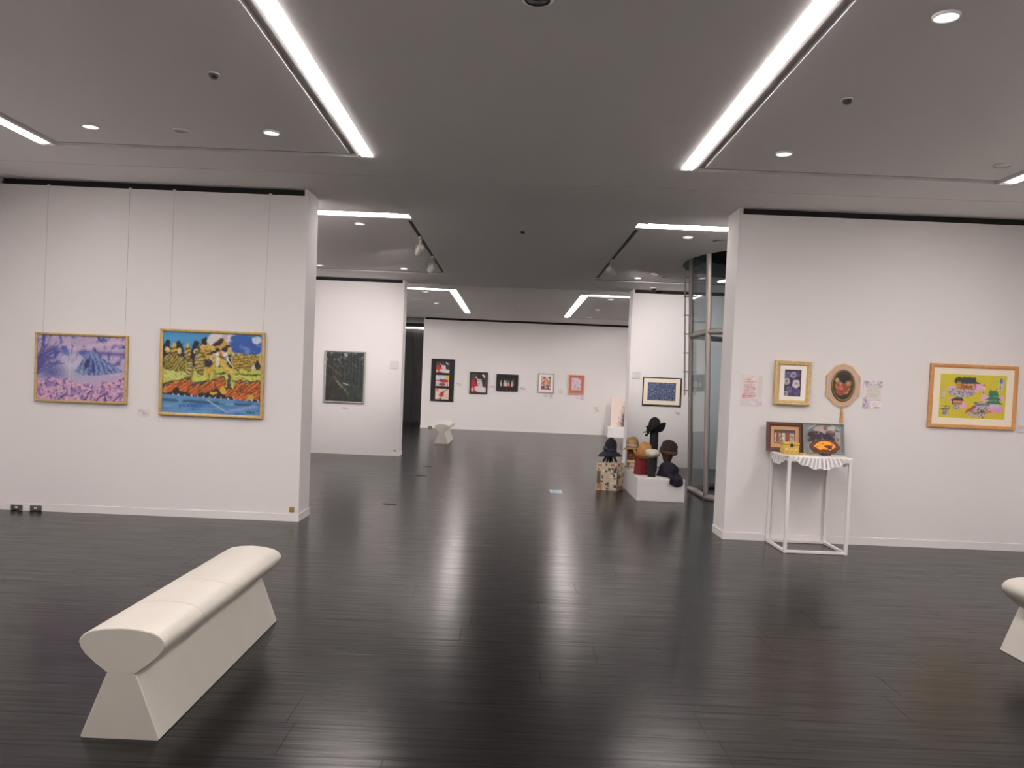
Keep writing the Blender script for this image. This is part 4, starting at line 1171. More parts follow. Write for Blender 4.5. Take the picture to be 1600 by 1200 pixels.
def sheet(name, label, cat, x0, x1, z0, z1, ywall, art, off=.002, pin=False, group=None, thick=.003):
    t = thing(name, label, cat, ((x0+x1)/2, ywall-.0005, z0), 0, group)
    w, h = x1-x0, z1-z0
    MB().box(-w/2, w/2, -off-thick, -off+.0014, 0, h).build('backing', WHITEMAT, t, True)
    if art is not None:
        art.build('printed_face', t, Matrix.Translation((0, -off-thick-.0008, h/2)))
    if pin:
        MB().lathe([(.001, 0), (.004, .001), (.004, .006), (.002, .009)], 10, Matrix.Translation((0, -off-thick, h-.012))@Matrix.Rotation(math.pi/2, 4, 'X')).build('pin', BLACKF, t, True)
    return t
def card(x0, x1, z0, z1, ywall, label, seed=1, ink=(120, 110, 112), bg=(197, 188, 185)):
    return sheet('caption_card', label, 'caption card', x0, x1, z0, z1, ywall, art_card(x1-x0, z1-z0, seed, ink, bg), group='small wall caption cards')
# notices by the table
t = thing('document_sleeve', 'clear sleeve with a red-lettered notice beside the pansy picture', 'notice', (2.39, YW-.0005, 1.353))
MB().box(-.108, .108, -.003, -.0008, 0, .307).build('sleeve', mat('clear_sleeve', (.74, .725, .70), .25), t, True)
art_notice_red(.165, .236).build('notice', t, Matrix.Translation((-.024, -.0042, .185)))
MB().lathe([(.001, 0), (.004, .001), (.004, .006), (.002, .009)], 10, Matrix.Translation((0, -.003, .292))@Matrix.Rotation(math.pi/2, 4, 'X')).build('pin', BLACKF, t, True)
t = sheet('caption_card', 'pale lilac caption card overlapping the red-lettered notice', 'caption card', 2.382, 2.506, 1.366, 1.436, YW, art_card(.124, .07, 4, (150, 136, 156), (198, 189, 194)), off=.006, group='small wall caption cards', thick=.002)
sheet('poem_sheet', 'sheet with purple flower corners and green lettering right of the oval plaque', 'notice', 3.508, 3.702, 1.373, 1.658, YW, art_poem(.19, .28), pin=True)
card(-3.755, -3.635, 1.0, 1.076, 8.344, 'small caption card between the mountain and tiger paintings', 2)
card(5.082, 5.2, 1.2, 1.268, YW, 'caption card at the right picture edge beside the yellow print', 3)
card(-3.222, -3.08, .842, .888, Y2, 'small white caption card under the dark forest painting', 4)
card(3.065, 3.175, 1.0, 1.06, Y2, 'caption card below the blue abstract print', 5)
card(-1.715, -1.525, 1.30, 1.40, Y3, 'caption card right of the black three-photograph panel', 6)
card(-.715, -.53, 1.28, 1.36, Y3, 'caption card between the portrait photograph and the dancers', 7)
card(.215, .40, 1.25, 1.34, Y3, 'caption card right of the dancers photograph', 8)
card(.92, 1.07, 1.08, 1.15, Y3, 'narrow caption card under the bouquet picture', 9)
card(1.10, 1.215, 1.05, 1.18, Y3, 'grey square note under the right corner of the bouquet picture', 10, (150, 140, 144), (190, 176, 178))
card(1.345, 1.52, 1.20, 1.32, Y3, 'faint red-lettered card between the bouquet and lilac pictures', 11, (190, 130, 130))
card(1.865, 2.0, 1.06, 1.12, Y3, 'narrow caption card under the lilac drawing', 12)
card(2.035, 2.14, 1.03, 1.165, Y3, 'lilac note under the right corner of the terracotta-mounted drawing', 13, (150, 120, 170), (186, 164, 196))
card(2.44, 2.62, .67, .86, Y3, 'low caption card left of the far white plinth', 14)

# oval plaque with tassel
t = thing('oval_plaque', 'pinkish eight-sided plaque with an oval flower picture and hanging gold tassel', 'plaque', (3.296, YW-.002, 1.383))
PC = (0, .2125)
oc = lambda k, y: [(x*k, y, PC[1]+z*k) for x, z in ((-.055, -.2125), (.055, -.2125), (.165, -.09), (.165, .09), (.07, .205), (0, .2125), (-.07, .205), (-.165, .09), (-.165, -.09))]
oc = lambda k, y: [(x*k, y, PC[1]+z*k) for x, z in ((0, -.2125), (.075, -.185), (.162, -.09), (.165, .09), (.08, .188), (0, .2125), (-.08, .188), (-.165, .09), (-.162, -.09), (-.075, -.185))]
MB().loft([oc(1, 0), oc(1, -.012), oc(.97, -.018)], False).build('plaque_board', mat('pink_velvet', alb((176, 150, 140)), .9, bump=.2, bscale=200), t, True)
rope = mat('gold_cord', alb((190, 160, 104)), .6, bump=.6, bscale=160)
pts = oc(.985, -.016); fine = []
for i in range(len(pts)):
    a, b_ = Vector(pts[i]), Vector(pts[(i+1) % len(pts)])
    for k in range(4): fine.append(a.lerp(b_, k/4))
MB().tube(fine, .006, 8, closed=True).build('gold_cord', rope, t, True)
bd = MB()
for i in range(0, len(fine)):
    for f in (0, .5):
        p = fine[i].lerp(fine[(i+1) % len(fine)], f)
        d = (p-Vector((0, p.y, PC[1]))).normalized()
        q = p+d*.011
        bd.lathe([(.0006, -.005), (.0045, -.002), (.0045, .002), (.0006, .005)], 6, Matrix.Translation(q))
bo = bd.build('bead_trim', mat('cream_beads', alb((206, 186, 150)), .5), t, True)
el = [(.108*math.cos(a)*1.0, -.02, PC[1]+.150*math.sin(a)) for a in [2*math.pi*i/40 for i in range(40)]]
MB().tube(el, .011, 10, closed=True).build('oval_frame', mat('bronze_frame', alb((116, 96, 48)), .4, metal=.5, bump=.5, bscale=120), t, True)
A = Art(.21, .292, .0045, (58, 54, 40))
A.mix(np.clip((A.noise(6, 8, 3, 1)-.5)*5, 0, 1), (84, 80, 50)); A.ell(.5, .28, .34, .18, (46, 38, 36)); A.ell(.2, .32, .1, .08, (176, 166, 110))
A.ell(.32, .52, .2, .16, (178, 100, 64)); A.ell(.62, .58, .24, .18, (150, 74, 50)); A.ell(.4, .72, .22, .12, (166, 70, 56)); A.ell(.75, .42, .14, .1, (150, 110, 70))
for k in range(14): A.ell(.2+.6*A.rs.rand(), .4+.4*A.rs.rand(), .06, .04, ((190, 116, 80), (140, 50, 44), (196, 140, 96))[A.rs.randint(3)])
A.ell(.5, .94, .4, .08, (44, 46, 42))
# oval canvas: keep only the faces inside the ellipse
ov = A.build('oval_picture', t, Matrix.Translation((0, -.0235, PC[1])))
import bmesh
bm_ = bmesh.new(); bm_.from_mesh(ov.data)
kill = [f for f in bm_.faces if (f.calc_center_median().x/.104)**2+((f.calc_center_median().z-PC[1])/.146)**2 > 1]
bmesh.ops.delete(bm_, geom=kill, context='FACES'); bm_.to_mesh(ov.data); bm_.free()
MB().lathe([(.001, 0), (.009, .004), (.011, .014), (.006, .022), (.002, .026)], 12, Matrix.Translation((.004, -.014, -.026))).build('tassel_knot', rope, t, True)
MB().lathe([(.018, 0), (.016, .04), (.012, .10), (.009, .125), (.001, .13)], 14, Matrix.Translation((.006, -.014, -.155)),
           fn=lambda p, a, r, z: (p.x*(1+.12*math.sin(7*a)), p.y*(1+.12*math.sin(7*a)), p.z)).build('tassel', mat('tassel_thread', alb((170, 132, 78)), .7, bump=.8, bscale=120, bstretch=(1, 1, .05)), t, True)

# ------------------------------------------------------------------ sockets and plates
SOCK = mat('grey_socket', (.10, .095, .09), .5)
def socket(x, yw, label):
    t = thing('wall_socket', label, 'socket', (x, yw-bt-.0005, .004), 0, 'grey floor-level sockets')
    MB().box(-.058, .058, -.012, 0, 0, .052, bev=.003).build('plate', SOCK, t, True)
    MB().box(-.014, .014, -.0145, -.012, .018, .038, bev=.001).build('outlet', PLASTIC, t, True)
socket(-4.943, Y1, 'left one of two grey sockets at the foot of the left front wall')
socket(-4.75, Y1, 'right one of two grey sockets at the foot of the left front wall')
socket(-2.43, Y3, 'grey socket at the foot of the far wall near the small bench')
def plate(x0, x1, z0, z1, yw, label, m_, cat='wall plate', name='wall_plate'):
    t = thing(name, label, cat, ((x0+x1)/2, yw-.0005, z0))
    w, h = x1-x0, z1-z0
    MB().box(-w/2, w/2, -.012, 0, 0, h, bev=.003).build('plate', m_, t, True)
    MB().box(-w*.32, w*.32, -.0145, -.012, h*.18, h*.82, bev=.001).build('cover', m_, t, True)
BRASS = mat('brass_plate', alb((150, 134, 70)), .4, metal=.4)
PLATEM = mat('pale_plate', (.66, .65, .645), .6)
plate(-2.2, -2.15, .095, .145, Y1, 'small brass plate low at the end of the left front wall', BRASS)
plate(-2.2, -2.165, .085, .12, Y2, 'tiny brass plate low at the end of the left middle wall', BRASS)
plate(-2.325, -2.17, 1.645, 1.79, Y2, 'square pale plate right of the dark forest painting', PLATEM)
plate(2.236, 2.386, 1.649, 1.79, Y2, 'square pale plate left of the blue abstract print', PLATEM)

# floor fittings
t = thing('floor_outlet', 'pale rectangular floor outlet with light blue cover in mid room', 'floor outlet', (.655, 11.48, .0))
MB().box(-.085, .085, -.19, .19, .0005, .004, bev=.001).build('frame', mat('worn_steel', (.42, .41, .40), .35, metal=.6), t, True)
MB().box(-.05, .07, -.15, .15, .004, .0065, bev=.001).build('cover', mat('blue_cover', (.42, .68, .80), .25), t, True)
for x, y, l in ((-1.393, 9.78, 'nearest round floor cap, in the gap beside the left front wall'), (-1.35, 12.74, 'middle round floor cap, on the dark reflection'), (-1.40, 14.18, 'farthest round floor cap, before the left middle wall')):
    t = thing('floor_disc', l, 'floor disc', (x, y, 0), 0, 'round floor caps')
    MB().lathe([(.085, .0005), (.085, .004), (.075, .005), (.07, .0035)], 28, cap=False).build('rim', mat('dark_metal', (.03, .03, .03), .35, metal=.7), t, True)
    MB().lathe([(.001, .0005), (.07, .0005), (.07, .003), (.001, .003)], 28).build('lid', GREYMETAL if False else SOCK, t, True)

# ------------------------------------------------------------------ display table by the right wall
TX0, TX1, TY0, TY1, TZ = 2.60, 3.20, 7.75, 8.318, .912
t = thing('display_table', 'white open-frame display stand against the right front wall', 'table', ((TX0+TX1)/2, (TY0+TY1)/2, 0))
bw = .03
for x in (TX0, TX1-bw):
    for y in (TY0, TY1-bw):
        MB().box(x, x+bw, y, y+bw, 0, TZ-.02, bev=.002).build('leg', WHITEMETAL, t)
for (a, b_, c_, d_) in ((TX0+bw, TX1-bw, TY0, TY0+bw), (TX0+bw, TX1-bw, TY1-bw, TY1), (TX0, TX0+bw, TY0+bw, TY1-bw), (TX1-bw, TX1, TY0+bw, TY1-bw)):
    MB().box(a, b_, c_, d_, .002, .028, bev=.002).build('bottom_rail', WHITEMETAL, t)
    MB().box(a, b_, c_, d_, TZ-.048, TZ-.02, bev=.002).build('top_rail', WHITEMETAL, t)
MB().box(TX0, TX1, TY0, TY1, TZ-.02, TZ, bev=.002).build('table_top', mat('white_board', (.8, .78, .76), .4), t)

# lace cloth: round cloth folding over the edges of the top
def lace_material():
    M = mat('white_lace', (.84, .83, .82), .8)
    nt = M.node_tree; b = nt.nodes['Principled BSDF']
    at = nt.nodes.new('ShaderNodeAttribute'); at.attribute_name = 'Hole'
    nt.links.new(at.outputs['Fac'], b.inputs['Alpha'])
    return M
cx_, cy_ = (TX0+TX1)/2, (TY0+TY1)/2
NR, NA = 60, 300
vs, hole = [], []
hx, hy = (TX1-TX0)/2+.004, (TY1-TY0)/2+.004
for i in range(NR+1):
    f = i/NR
    for k in range(NA):
        a = 2*math.pi*k/NA
        R_ = .395*(1+.045*abs(math.sin(a*10)))
        # free corner drop at the front left
        x, y = f*R_*math.cos(a), f*R_*math.sin(a)
        ex, ey = max(0, abs(x)-hx), max(0, abs(y)-hy)
        z = TZ+.0025-(ex+ey)*.97
        ripple = .006*math.sin(a*20)*min(1, (ex+ey)/.04)
        X = x if ex == 0 else math.copysign(hx+.003+ripple+.1*ex, x)
        Yv = y if ey == 0 else math.copysign(hy+.003+ripple+.1*ey, y)
        if y > hy: Yv, z = min(Yv, hy), max(z, TZ-.004)     # tucked at the wall
        vs.append((cx_+X, cy_+Yv, z))
        drop = (ex+ey) > .012
        pat = math.sin(a*60+math.pi*(int(f*NR/3) % 2))*math.sin(f*NR*1.05)
        hole.append(0.0 if (drop and pat > .45 and f < .97) else 1.0)
fs = []
for i in range(NR):
    for k in range(NA):
        j = (k+1) % NA
        if i == 0: continue
        fs.append((i*NA+k, i*NA+j, (i+1)*NA+j, (i+1)*NA+k))
fs.append(tuple(NA+k for k in range(NA)))
lt = thing('lace_cloth', 'round white lace cloth hanging over the edges of the display stand', 'cloth', (cx_, cy_, TZ))
mbx = MB(); mbx.add(vs, fs, True)
lo = mbx.build('lace', lace_material(), lt)
at = lo.data.attributes.new('Hole', 'FLOAT', 'POINT'); at.data.foreach_set('value', hole)

TT = TZ+.0032
def leaning(name, label, x0, x1, h, ybase, tilt, fw, depth, fmat, art, mount=None, mw=(0, 0), rz=0, artname='print', cat='picture', strut=True):
    w = x1-x0
    t = thing(name, label, cat, ((x0+x1)/2, ybase, TT), rz)
    C = Matrix.Rotation(-tilt, 4, 'X')@Matrix.Translation((0, 0, h/2))
    b = depth
    frame_ring(w, h, [(0, 0), (0, b-.003), (.003, b), (fw*.6, b-.002), (fw, b-.010), (fw, .004)], C).build('frame', fmat, t, True)
    MB().box(-w/2+.004, w/2-.004, -.008, -.001, -h/2+.004, h/2-.004, C).build('backing', BACK, t, True)
    iw, ih = w-2*fw, h-2*fw
    if mount is not None:
        y_ = -(b-.014); a_, c_ = iw/2-mw[0], ih/2-mw[1]
        o4 = [(-iw/2, y_, -ih/2), (iw/2, y_, -ih/2), (iw/2, y_, ih/2), (-iw/2, y_, ih/2)]
        i4 = [(-a_, y_, -c_), (a_, y_, -c_), (a_, y_, c_), (-a_, y_, c_)]
        MB().loft([o4, i4, [(x, y_+.004, z) for x, y, z in i4]], False, False, True, C).build('mount', mount, t, True)
    art.build(artname, t, C@Matrix.Translation((0, -max(b-.0185, .0098), 0)))
    if strut:
        MB().box(-.02, .02, .0, .004, -h/2, h*.25, C@Matrix.Translation((0, .0, 0))@Matrix.Rotation(.5, 4, 'X')).build('strut', BACK, t, True) if False else None
    return t
leaning('framed_relief', 'brown-framed shopfront picture leaning at the left of the display stand', 2.535, 2.893, .292, 8.240, .13, .04, .03, mat('walnut', alb((78, 50, 38)), .4, var=.25, vscale=14),
        art_house(.215, .145), mat('tan_mount', alb((176, 134, 98)), .8), (.032, .035))
leaning('framed_relief', 'silver-grey framed theatre picture leaning at the right of the display stand', 2.878, 3.285, .30, 8.165, .20, .012, .022, mat('silver_green', alb((126, 138, 130)), .35, metal=.3), art_theatre(.385, .278))
# small gold casket
t = thing('gold_casket', 'small gold box with floral panels standing before the brown picture', 'box', (2.685, 7.985, TT), .04)
GOLDBOX = mat('bright_gold', alb((176, 148, 66)), .4, metal=.2, bump=.3, bscale=90)
MB().box(-.075, .075, -.05, .05, 0, .085, bev=.004).build('box_body', GOLDBOX, t, True)
lid = MB().box(-.078, .078, -.053, .053, .086, .115, bev=.008).build('lid', GOLDBOX, t, True)
MB().box(-.016, .012, -.058, -.052, .072, .102, bev=.002).build('clasp', mat('dark_clasp', (.06, .05, .03), .4, metal=.5), t, True)
for x in (-.047, 0, .047):
    A = Art(.036, .055, .004, (196, 160, 56)); A.ell(.5, .4, .28, .2, (226, 216, 200)); A.ell(.45, .65, .2, .15, (214, 196, 150)); A.ell(.5, .42, .1, .08, (120, 90, 60)); A.line(.5, .5, .6, .95, .05, (110, 110, 60))
    A.build('floral_panel', t, Matrix.Translation((x, -.0508, .042)))
# fan plaque on a stand
t = thing('fan_plaque', 'dark lobed plaque with an orange fan design on a small black stand', 'plaque', (2.992, 7.90, TT), -.03)
C = Matrix.Rotation(-.15, 4, 'X')@Matrix.Translation((0, 0, .085))
lob = [(.142*math.cos(a)*(1+.03*math.cos(8*a)), .072*math.sin(a)*(1+.04*math.cos(8*a))) for a in [2*math.pi*i/48 for i in range(48)]]
BURL = mat('burr_lacquer', alb((80, 44, 30)), .25, var=.35, vscale=30)
MB().loft([[(x, .008, z) for x, z in lob], [(x, -.004, z) for x, z in lob], [(x*.96, -.009, z*.93) for x, z in lob]], False, True, True, C).build('plaque_board', BURL, t, True)
fan = [(.112*math.cos(a), -.03+.088*math.sin(a)) for a in [math.pi*(.12+.76*i/16) for i in range(17)]]+[(.05*math.cos(a), -.045+.028*math.sin(a)) for a in [math.pi*(.85-.70*i/8) for i in range(9)]]
fo = MB().loft([[(x, -.009, z) for x, z in fan], [(x, -.0105, z) for x, z in fan]], False, True, True, C).build('fan', mat('orange_lacquer', alb((212, 140, 30)), .25, var=.12, vscale=25), t, True)
for x, z, rx, rz_, c in ((.03, .005, .04, .014, (96, 56, 28)), (.045, -.01, .02, .012, (70, 44, 34)), (-.02, .03, .01, .006, (170, 60, 30)), (-.07, .0, .008, .008, (110, 80, 20)), (.065, .02, .012, .012, (190, 84, 30)), (0, -.02, .03, .006, (190, 90, 40))):
    MB().loft([[(x+rx*math.cos(a), y, z+rz_*math.sin(a)) for a in [2*math.pi*i/14 for i in range(14)]] for y in (-.0105, -.0113)], False, True, True, C).build('fan_motif', mat('motif', alb(c), .4), fo, True)
for sx in (-.035, .035):
    MB().tube([(sx, -.05, .004), (sx, -.045, .03), (sx, -.02, .012), (sx, .04, .004), (sx*.8, .05, .07)], .004, 6).build('stand_leg', BLACKF, t, True)
MB().tube([(-.035, -.01, .008), (.035, -.01, .008)], .004, 6).build('stand_bar', BLACKF, t, True)
# little gold trinkets
for i, (x, y, l) in enumerate(((2.775, 7.93, 'left small flat gold trinket before the gold box'), (2.845, 7.91, 'right small flat gold trinket beside the fan plaque'))):
    t = thing('gold_trinket', l, 'trinket', (x, y, TT), .3*i, 'gold trinkets')
    MB().lathe([(.02, 0), (.03, .004), (.028, .010), (.01, .012), (.001, .012)], 16, fn=lambda p, a, r, z: (p.x*(1+.15*math.cos(5*a)), p.y*.6, p.z)).build('disc', GOLDBOX, t, True)
    MB().lathe([(.006, .012), (.009, .016), (.005, .021), (.001, .022)], 10).build('boss', mat('amber', alb((196, 130, 40)), .3), t, True)

# ------------------------------------------------------------------ glass lift shaft behind the right front wall
GX, GY = 3.902, 11.782
G0, G1, GZ = 1.315, 1.455, 3.55
def gv(k, z, off=0.0):
    a = math.pi/8+k*math.pi/4
    r = G0+(G1-G0)*z/H+off
    return Vector((GX-r*math.cos(a), GY-r*math.sin(a), z))      # k=0 and k=-1 are the posts seen from the hall
t = thing('glass_enclosure', 'tall tapered eight-sided glass enclosure rising into the round ceiling opening', 'glass enclosure', (GX, GY, 0))
for k in range(8):
    MB().tube([gv(k, .0), gv(k, GZ)], .038, 8).build('post', GREYMETAL, t)
    a, b_ = gv(k, 0), gv(k+1, 0)
    for nm, z0, z1, r in (('sill', .03, .03, .05), ('transom', 2.28, 2.28, .042)):
        MB().tube([gv(k, z0), gv(k+1, z1)], r, 8).build(nm, GREYMETAL, t)
    for z0, z1 in ((.08, 2.235), (2.325, GZ)):
        p = [gv(k, z0), gv(k+1, z0), gv(k+1, z1), gv(k, z1)]
        nrm = (p[1]-p[0]).cross(p[3]-p[0]).normalized()*.006
        MB().loft([[q+nrm for q in p], [q-nrm for q in p]], False).build('glass_pane', GLASS, t)
rk = -1
base = gv(0, 0)
P0 = gv(-1, 1.40, .09) if gv(-1, 0).y > gv(0, 0).y else gv(0, 1.40, .09)
P1 = gv(-1, 3.25, .09) if gv(-1, 0).y > gv(0, 0).y else gv(0, 3.25, .09)
MB().tube([P0, P1], .011, 8).build('guide_rod', GREYMETAL, t)
for k in range(7):
    f = .04+k*.15
    q = P0.lerp(P1, f)
    d = (Vector((GX, GY, q.z))-q).normalized()
    MB().tube([q-d*.02, q+d*.075], .011, 6).build('rod_bracket', GREYMETAL, t)
t = thing('lift_column', 'blue-grey round shaft standing inside the glass enclosure', 'column', (3.95, 12.0, 0))
MB().lathe([(.88, 0), (.88, .12), (.85, .13), (.85, 3.9)], 48, cap=False).build('shell', mat('blue_grey_panel', (.27, .295, .305), .4), t, True)
MB().lathe([(.87, 2.24), (.885, 2.25), (.885, 2.31), (.87, 2.32)], 48, cap=False).build('band', GREYMETAL, t, True)

# ------------------------------------------------------------------ far plinth with a leaning ink painting
PLM = mat('plinth_white', (.8, .785, .775), .6)
t = thing('plinth', 'low white plinth at the far wall, mostly hidden by the right middle wall', 'plinth', (3.35, 24.45, 0))
MB().box(2.80, 4.0, 24.08, 24.86, 0, .30, bev=.004).build('body', PLM, t)
t = thing('ink_panel', 'pale panel with a dark ink-brushed tree leaning on the far plinth', 'painting', (3.38, 24.55, .302))
MB().box(-.45, .45, 0, .03, 0, .86, Matrix.Rotation(-.05, 4, 'X')).build('panel_board', WHITEMAT, t, True)
art_ink(.9, .86).build('ink_painting', t, Matrix.Rotation(-.05, 4, 'X')@Matrix.Translation((0, -.002, .43)))

# ------------------------------------------------------------------ hat display
t = thing('plinth', 'low white plinth under the hats in mid room', 'plinth', (2.0, 11.4, 0))
MB().box(1.69, 2.315, 10.9, 12.30, 0, .30, bev=.004).build('body', PLM, t)
PZ = .302
def art_box(parent, foot, z0, z1, seed):
    body = MB().prism(foot, z0, z1).build('box_body', mat('news_paper', alb((176, 164, 138)), .8), parent)
    n = len(foot)
    for i in range(n):
        a, b_ = Vector((*foot[i], 0)), Vector((*foot[(i+1) % n], 0))
        e = b_-a; L_ = e.length; e.normalize(); nrm = Vector((e.y, -e.x, 0))
        c = (a+b_)/2+nrm*.0012
        L0 = TRUE_LOC[parent.name]
        M = Matrix(((e.x, -nrm.x, 0, c.x-L0[0]), (e.y, -nrm.y, 0, c.y-L0[1]), (0, 0, 1, (z0+z1)/2-L0[2]), (0, 0, 0, 1)))
        art_news(L_, z1-z0, seed+i).build('newspaper_sheet', parent, M)
t = thing('newspaper_box', 'box papered with newspaper under the navy hat, left of the plinth', 'box', (1.47, 12.0, 0))
art_box(t, [(1.25, 11.90), (1.535, 11.85), (1.662, 12.02), (1.38, 12.11)], 0, .39, 3)
t = thing('newspaper_box', 'small newspaper-covered block on the plinth under the straw hat', 'box', (1.80, 12.15, PZ))
art_box(t, [(1.705, 12.05), (1.855, 12.05), (1.87, 12.2), (1.71, 12.2)], PZ, PZ+.13, 13)

def felt(name, c, bump=.25, sc=120, rough=.85): return mat(name, alb(c, .8), rough, bump=bump, bscale=sc)
NAVY, STRAW, TAN = felt('navy_felt', (30, 32, 46)), felt('straw_weave', (182, 150, 104), .6, 160), felt('tan_felt', (190, 138, 78))
CREAMW, BLK, BROWN = felt('cream_knit', (206, 202, 186), .9, 60), felt('black_felt', (26, 28, 28)), felt('brown_velvet', (44, 30, 26), .5, 60)
RED, RUST, NAVYC = felt('red_cloth', (138, 40, 46), .5, 30), felt('rust_cloth', (136, 78, 36), .5, 30), felt('navy_cloth', (20, 20, 40), .5, 30)
SLATE = felt('slate_ribbon', (58, 64, 84), .4, 40)
def hat(label, loc, prof, fmat, brim=None, tilt=(0, 0), band=None, squash=1.0, seed=0, brimfn=None, cat='hat', lump=0.0):
    t = thing('hat', label, cat, loc, 0, 'hats on display')
    M = Matrix.Rotation(tilt[0], 4, 'X')@Matrix.Rotation(tilt[1], 4, 'Y')
    rs = random.Random(seed); ph = [rs.uniform(0, 6.28) for _ in range(4)]
    def wob(p, a, r, z):
        k = 1+.035*math.sin(3*a+ph[0])+.02*math.sin(5*a+ph[1])+lump*math.sin(4*a+z*55+ph[3])+lump*.6*math.sin(9*a-z*70)
        return (p.x*k, p.y*k*squash, p.z+.008*math.sin(2*a+ph[2]))
    MB().lathe(prof, 32, M, wob).build('crown', fmat, t, True)
    if brim:
        r0, r1, zf = brim
        prof2 = [(r0+(r1-r0)*i/8, zf(i/8)) for i in range(9)]
        def bw_(p, a, r, z):
            k = (r-r0)/(r1-r0); dz = brimfn(a)*k if brimfn else 0
            q = wob(p, a, r, z)
            return (q[0], q[1], q[2]+dz)
        ring = prof2+[(r, z-.008) for r, z in prof2[::-1]]+[prof2[0]]
        MB().lathe(ring, 40, M, bw_, cap=False).build('brim', fmat, t, True)
    if band:
        r, z0, z1, bm2 = band
        MB().lathe([(r, z0), (r+.004, z0), (r+.004, z1), (r, z1)], 32, M, wob, cap=False).build('hat_band', bm2, t, True)
    return t, M
# navy hat on ribbon-wrapped stand
t = thing('hat_stand', 'slate ribbon-draped stand under the navy hat', 'hat stand', (1.447, 11.99, .39), 0, 'hat stands')
MB().tube([(0, 0, 0), (0, 0, .17)], .012, 8).build('pole', BLK, t, True)
for k, (dx, dy) in enumerate(((-.09, -.03), (-.045, -.05), (.085, -.02), (.03, .04))):
    MB().tube([(0, -.01, .165), (dx*.25, dy*.4-.01, .13), (dx*.75, dy*.7, .07), (dx, dy, .03), (dx*1.15, dy*1.2, .008)], [.016, .018, .016, .019, .008], 8).build('ribbon', SLATE, t, True)
hat('navy bell-brimmed hat on the newspaper box', (1.447, 11.99, .545), [(.085, .0), (.088, .05), (.086, .11), (.076, .15), (.055, .185), (.03, .2), (.001, .205)], NAVY,
    (.085, .17, lambda f: .012-.045*f*f), (.05, .04), (.0875, .01, .04, SLATE), seed=1, brimfn=lambda a: -.03*abs(math.sin(a/2+.2)))
hb_ = MB().lathe([(.001, -.03), (.03, -.02), (.04, 0), (.03, .02), (.001, .03)], 14, Matrix.Translation((1.365, 11.93, .60)), lambda p, a, r, z: (p.x, p.y, p.z*(1+.3*math.sin(5*a))))
hb_o = hb_.build('ribbon_bow', SLATE, [o for o in bpy.data.objects if o.get('label') == 'navy bell-brimmed hat on the newspaper box'][0])
# straw hat
def cyl_stand(label, loc, r0, r1, h, m_, folds=0, seed=0, flare=1.0):
    t = thing('hat_stand', label, 'hat stand', loc, 0, 'hat stands')
    rs = random.Random(seed); ph = rs.uniform(0, 6)
    fn = (lambda p, a, r, z: (p.x*(1+.10*math.sin(folds*a+ph+z*6)), p.y*(1+.10*math.sin(folds*a+ph+z*6)), p.z)) if folds else None
    prof = [(r0*flare, 0), (r0*.98, h*.15), ((r0+r1)/2, h*.5), (r1, h*.9), (r1*.9, h)]
    MB().lathe(prof, 36, None, fn).build('draped_cover' if folds else 'cylinder', m_, t, True)
    return t
st = cyl_stand('rust patterned cloth stand under the straw hat', (1.785, 12.12, PZ+.13), .078, .072, .185, RUST, 6, 2)
for k in range(5):
    a = -2.6+k*.5
    MB().loft([[(.083*math.cos(a+i*.08), .083*math.sin(a+i*.08), .03+.03*k % .12+j*.03) for i in range(3)] for j in range(2)], False, False, False).build('print_patch', felt('patch', ((60, 36, 30), (196, 150, 90), (96, 40, 36), (180, 110, 60), (50, 34, 34))[k]), st, True)
hat('pale straw hat with wide brim, leftmost on the plinth', (1.785, 12.12, .585+.03), [(.088, .0), (.09, .05), (.085, .10), (.074, .125), (.05, .14), (.001, .145)], STRAW,
    (.088, .155, lambda f: .006-.012*f), (.05, -.12), (.0895, .012, .05, felt('cream_band', (206, 190, 160))), seed=2, brimfn=lambda a: .015*math.sin(a+2))
# tan hat on red cloth
cyl_stand('red crumpled cloth stand under the tan hat', (1.805, 11.42, PZ), .088, .082, .25, RED, 7, 3, 1.05)
hat('tan round hat with upturned brim on the red cloth stand', (1.822, 11.43, .56), [(.09, .0), (.095, .05), (.092, .10), (.078, .145), (.05, .172), (.001, .182)], TAN,
    (.092, .15, lambda f: -.022+.055*f*f), (.08, .27), None, seed=3)
# cream beret on black cylinder
cyl_stand('short black cylinder stand under the cream beret', (1.908, 11.13, PZ), .053, .053, .27, BLK)
hat('cream crumpled beret on the short black cylinder', (1.90, 11.13, PZ+.262), [(.05, .0), (.085, .012), (.104, .04), (.102, .07), (.08, .095), (.04, .104), (.001, .105)], CREAMW, tilt=(.0, .06), seed=4, lump=.05)
# black hat on the tall cylinder
cyl_stand('tall black cylinder stand at the back of the plinth', (2.052, 11.9, PZ), .062, .06, .60, BLK)
t, M_ = hat('black hat with a raised brim on the tallest cylinder', (2.052, 11.9, .875), [(.08, .0), (.088, .05), (.086, .11), (.074, .16), (.05, .19), (.001, .2)], BLK,
    (.08, .16, lambda f: .0-.012*f), (.0, .0), (.0885, .01, .04, felt('dark_green_band', (34, 40, 36))), seed=5, brimfn=lambda a: .15*max(0, math.cos(a+.75))**1.4)
for k, (dx, dz) in enumerate(((-.095, .03), (-.105, .0), (-.09, -.03), (-.11, -.06), (-.1, .055))):
    MB().lathe([(.001, -.018), (.02, -.008), (.024, .004), (.012, .018), (.001, .022)], 10, Matrix.Translation((dx, -.03+.01*k, dz))@Matrix.Rotation(k*1.1, 4, 'Y')).build('hat_flower', BLK, t, True)
cyl_stand('small slate cloth bundle beside the tall black cylinder', (1.955, 11.98, PZ), .06, .05, .34, SLATE, 5, 6)
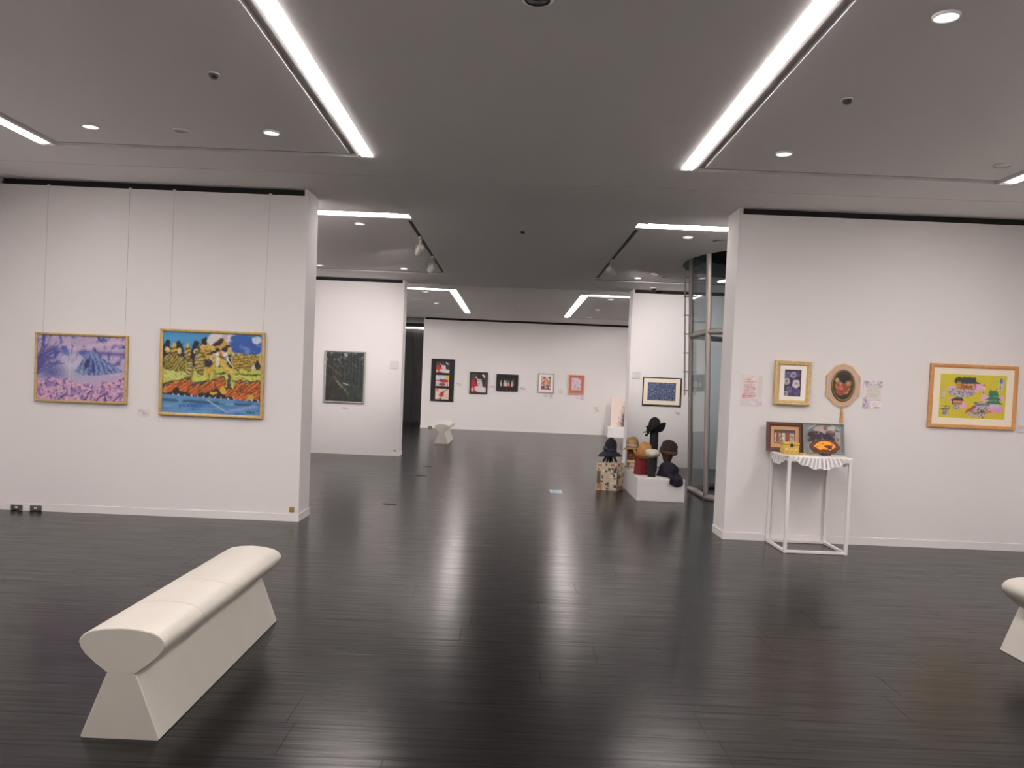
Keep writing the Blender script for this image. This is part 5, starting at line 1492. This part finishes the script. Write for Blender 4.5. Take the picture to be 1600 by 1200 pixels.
# brown hat, head stand and navy cloth
t = thing('hat_stand', 'brown head-shaped stand under the brown velvet hat', 'hat stand', (2.165, 11.42, PZ), 0, 'hat stands')
MB().lathe([(.06, 0), (.05, .06), (.045, .17), (.062, .22), (.078, .28), (.072, .34), (.04, .38), (.001, .39)], 24).build('head_form', felt('brown_head', (96, 62, 44)), t, True)
t, M_ = hat('dark brown velvet hat on the brown head stand, rightmost on the plinth', (2.17, 11.42, .585), [(.09, .0), (.112, .03), (.118, .075), (.108, .13), (.09, .17), (.05, .195), (.001, .2)], BROWN, tilt=(.05, .1), seed=7, lump=.05)
MB().lathe([(.118, .02), (.128, .035), (.128, .06), (.118, .07)], 32, Matrix.Rotation(.12, 4, 'Y'), lambda p, a, r, z: (p.x*(1+.04*math.sin(8*a)), p.y*(1+.04*math.sin(8*a)), p.z+.02*math.sin(a)), cap=False).build('twisted_band', felt('band_brown', (92, 62, 40)), t, True)
t = thing('navy_scarf', 'crumpled navy cloth hanging over the front right edge of the plinth', 'cloth', (2.15, 11.15, PZ))
rs = random.Random(9)
def crump(p, a, r, z): 
    k = 1+.16*math.sin(3*a+z*22)+.09*math.sin(7*a-z*31)
    return (p.x*k, p.y*k, p.z)
MB().lathe([(.13, .0), (.14, .04), (.125, .09), (.115, .13), (.09, .17), (.05, .19), (.001, .195)], 40, Matrix.Translation((-.0, .12, 0)), crump).build('cloth_heap', NAVYC, t, True)
R_ = []
for j in range(9):
    f = j/8
    row = []
    for i in range(15):
        u = i/14
        x = -.045+.17*u
        if f < .35: y, z = .06-f*.98, .02*math.sin(u*9)+.04-.03*f
        else: y, z = -.283-.006*math.sin(u*14), .014-(f-.35)*.17*(1.0-.75*abs(u-.55)**1.2)
        row.append((x, y-.007*math.sin(u*11+f*3), z))
    R_.append(row)
mbv = MB(); mbv.loft(R_, True, False, False)
so = mbv.build('hanging_end', NAVYC, t, True)
sm = so.modifiers.new('thickness', 'SOLIDIFY'); sm.thickness = .012; sm.offset = 1
t = thing('small_frame', 'small dark framed card at the right back of the hat plinth', 'picture', (2.255, 11.46, PZ), .25)
MB().box(-.05, .05, -.008, .008, 0, .115, Matrix.Rotation(-.12, 4, 'X'), bev=.002).build('frame', DARKF, t, True)
MB().box(-.038, .038, -.0095, -.008, .014, .1, Matrix.Rotation(-.12, 4, 'X')).build('card', mat('olive_card', alb((70, 64, 50)), .6), t, True)
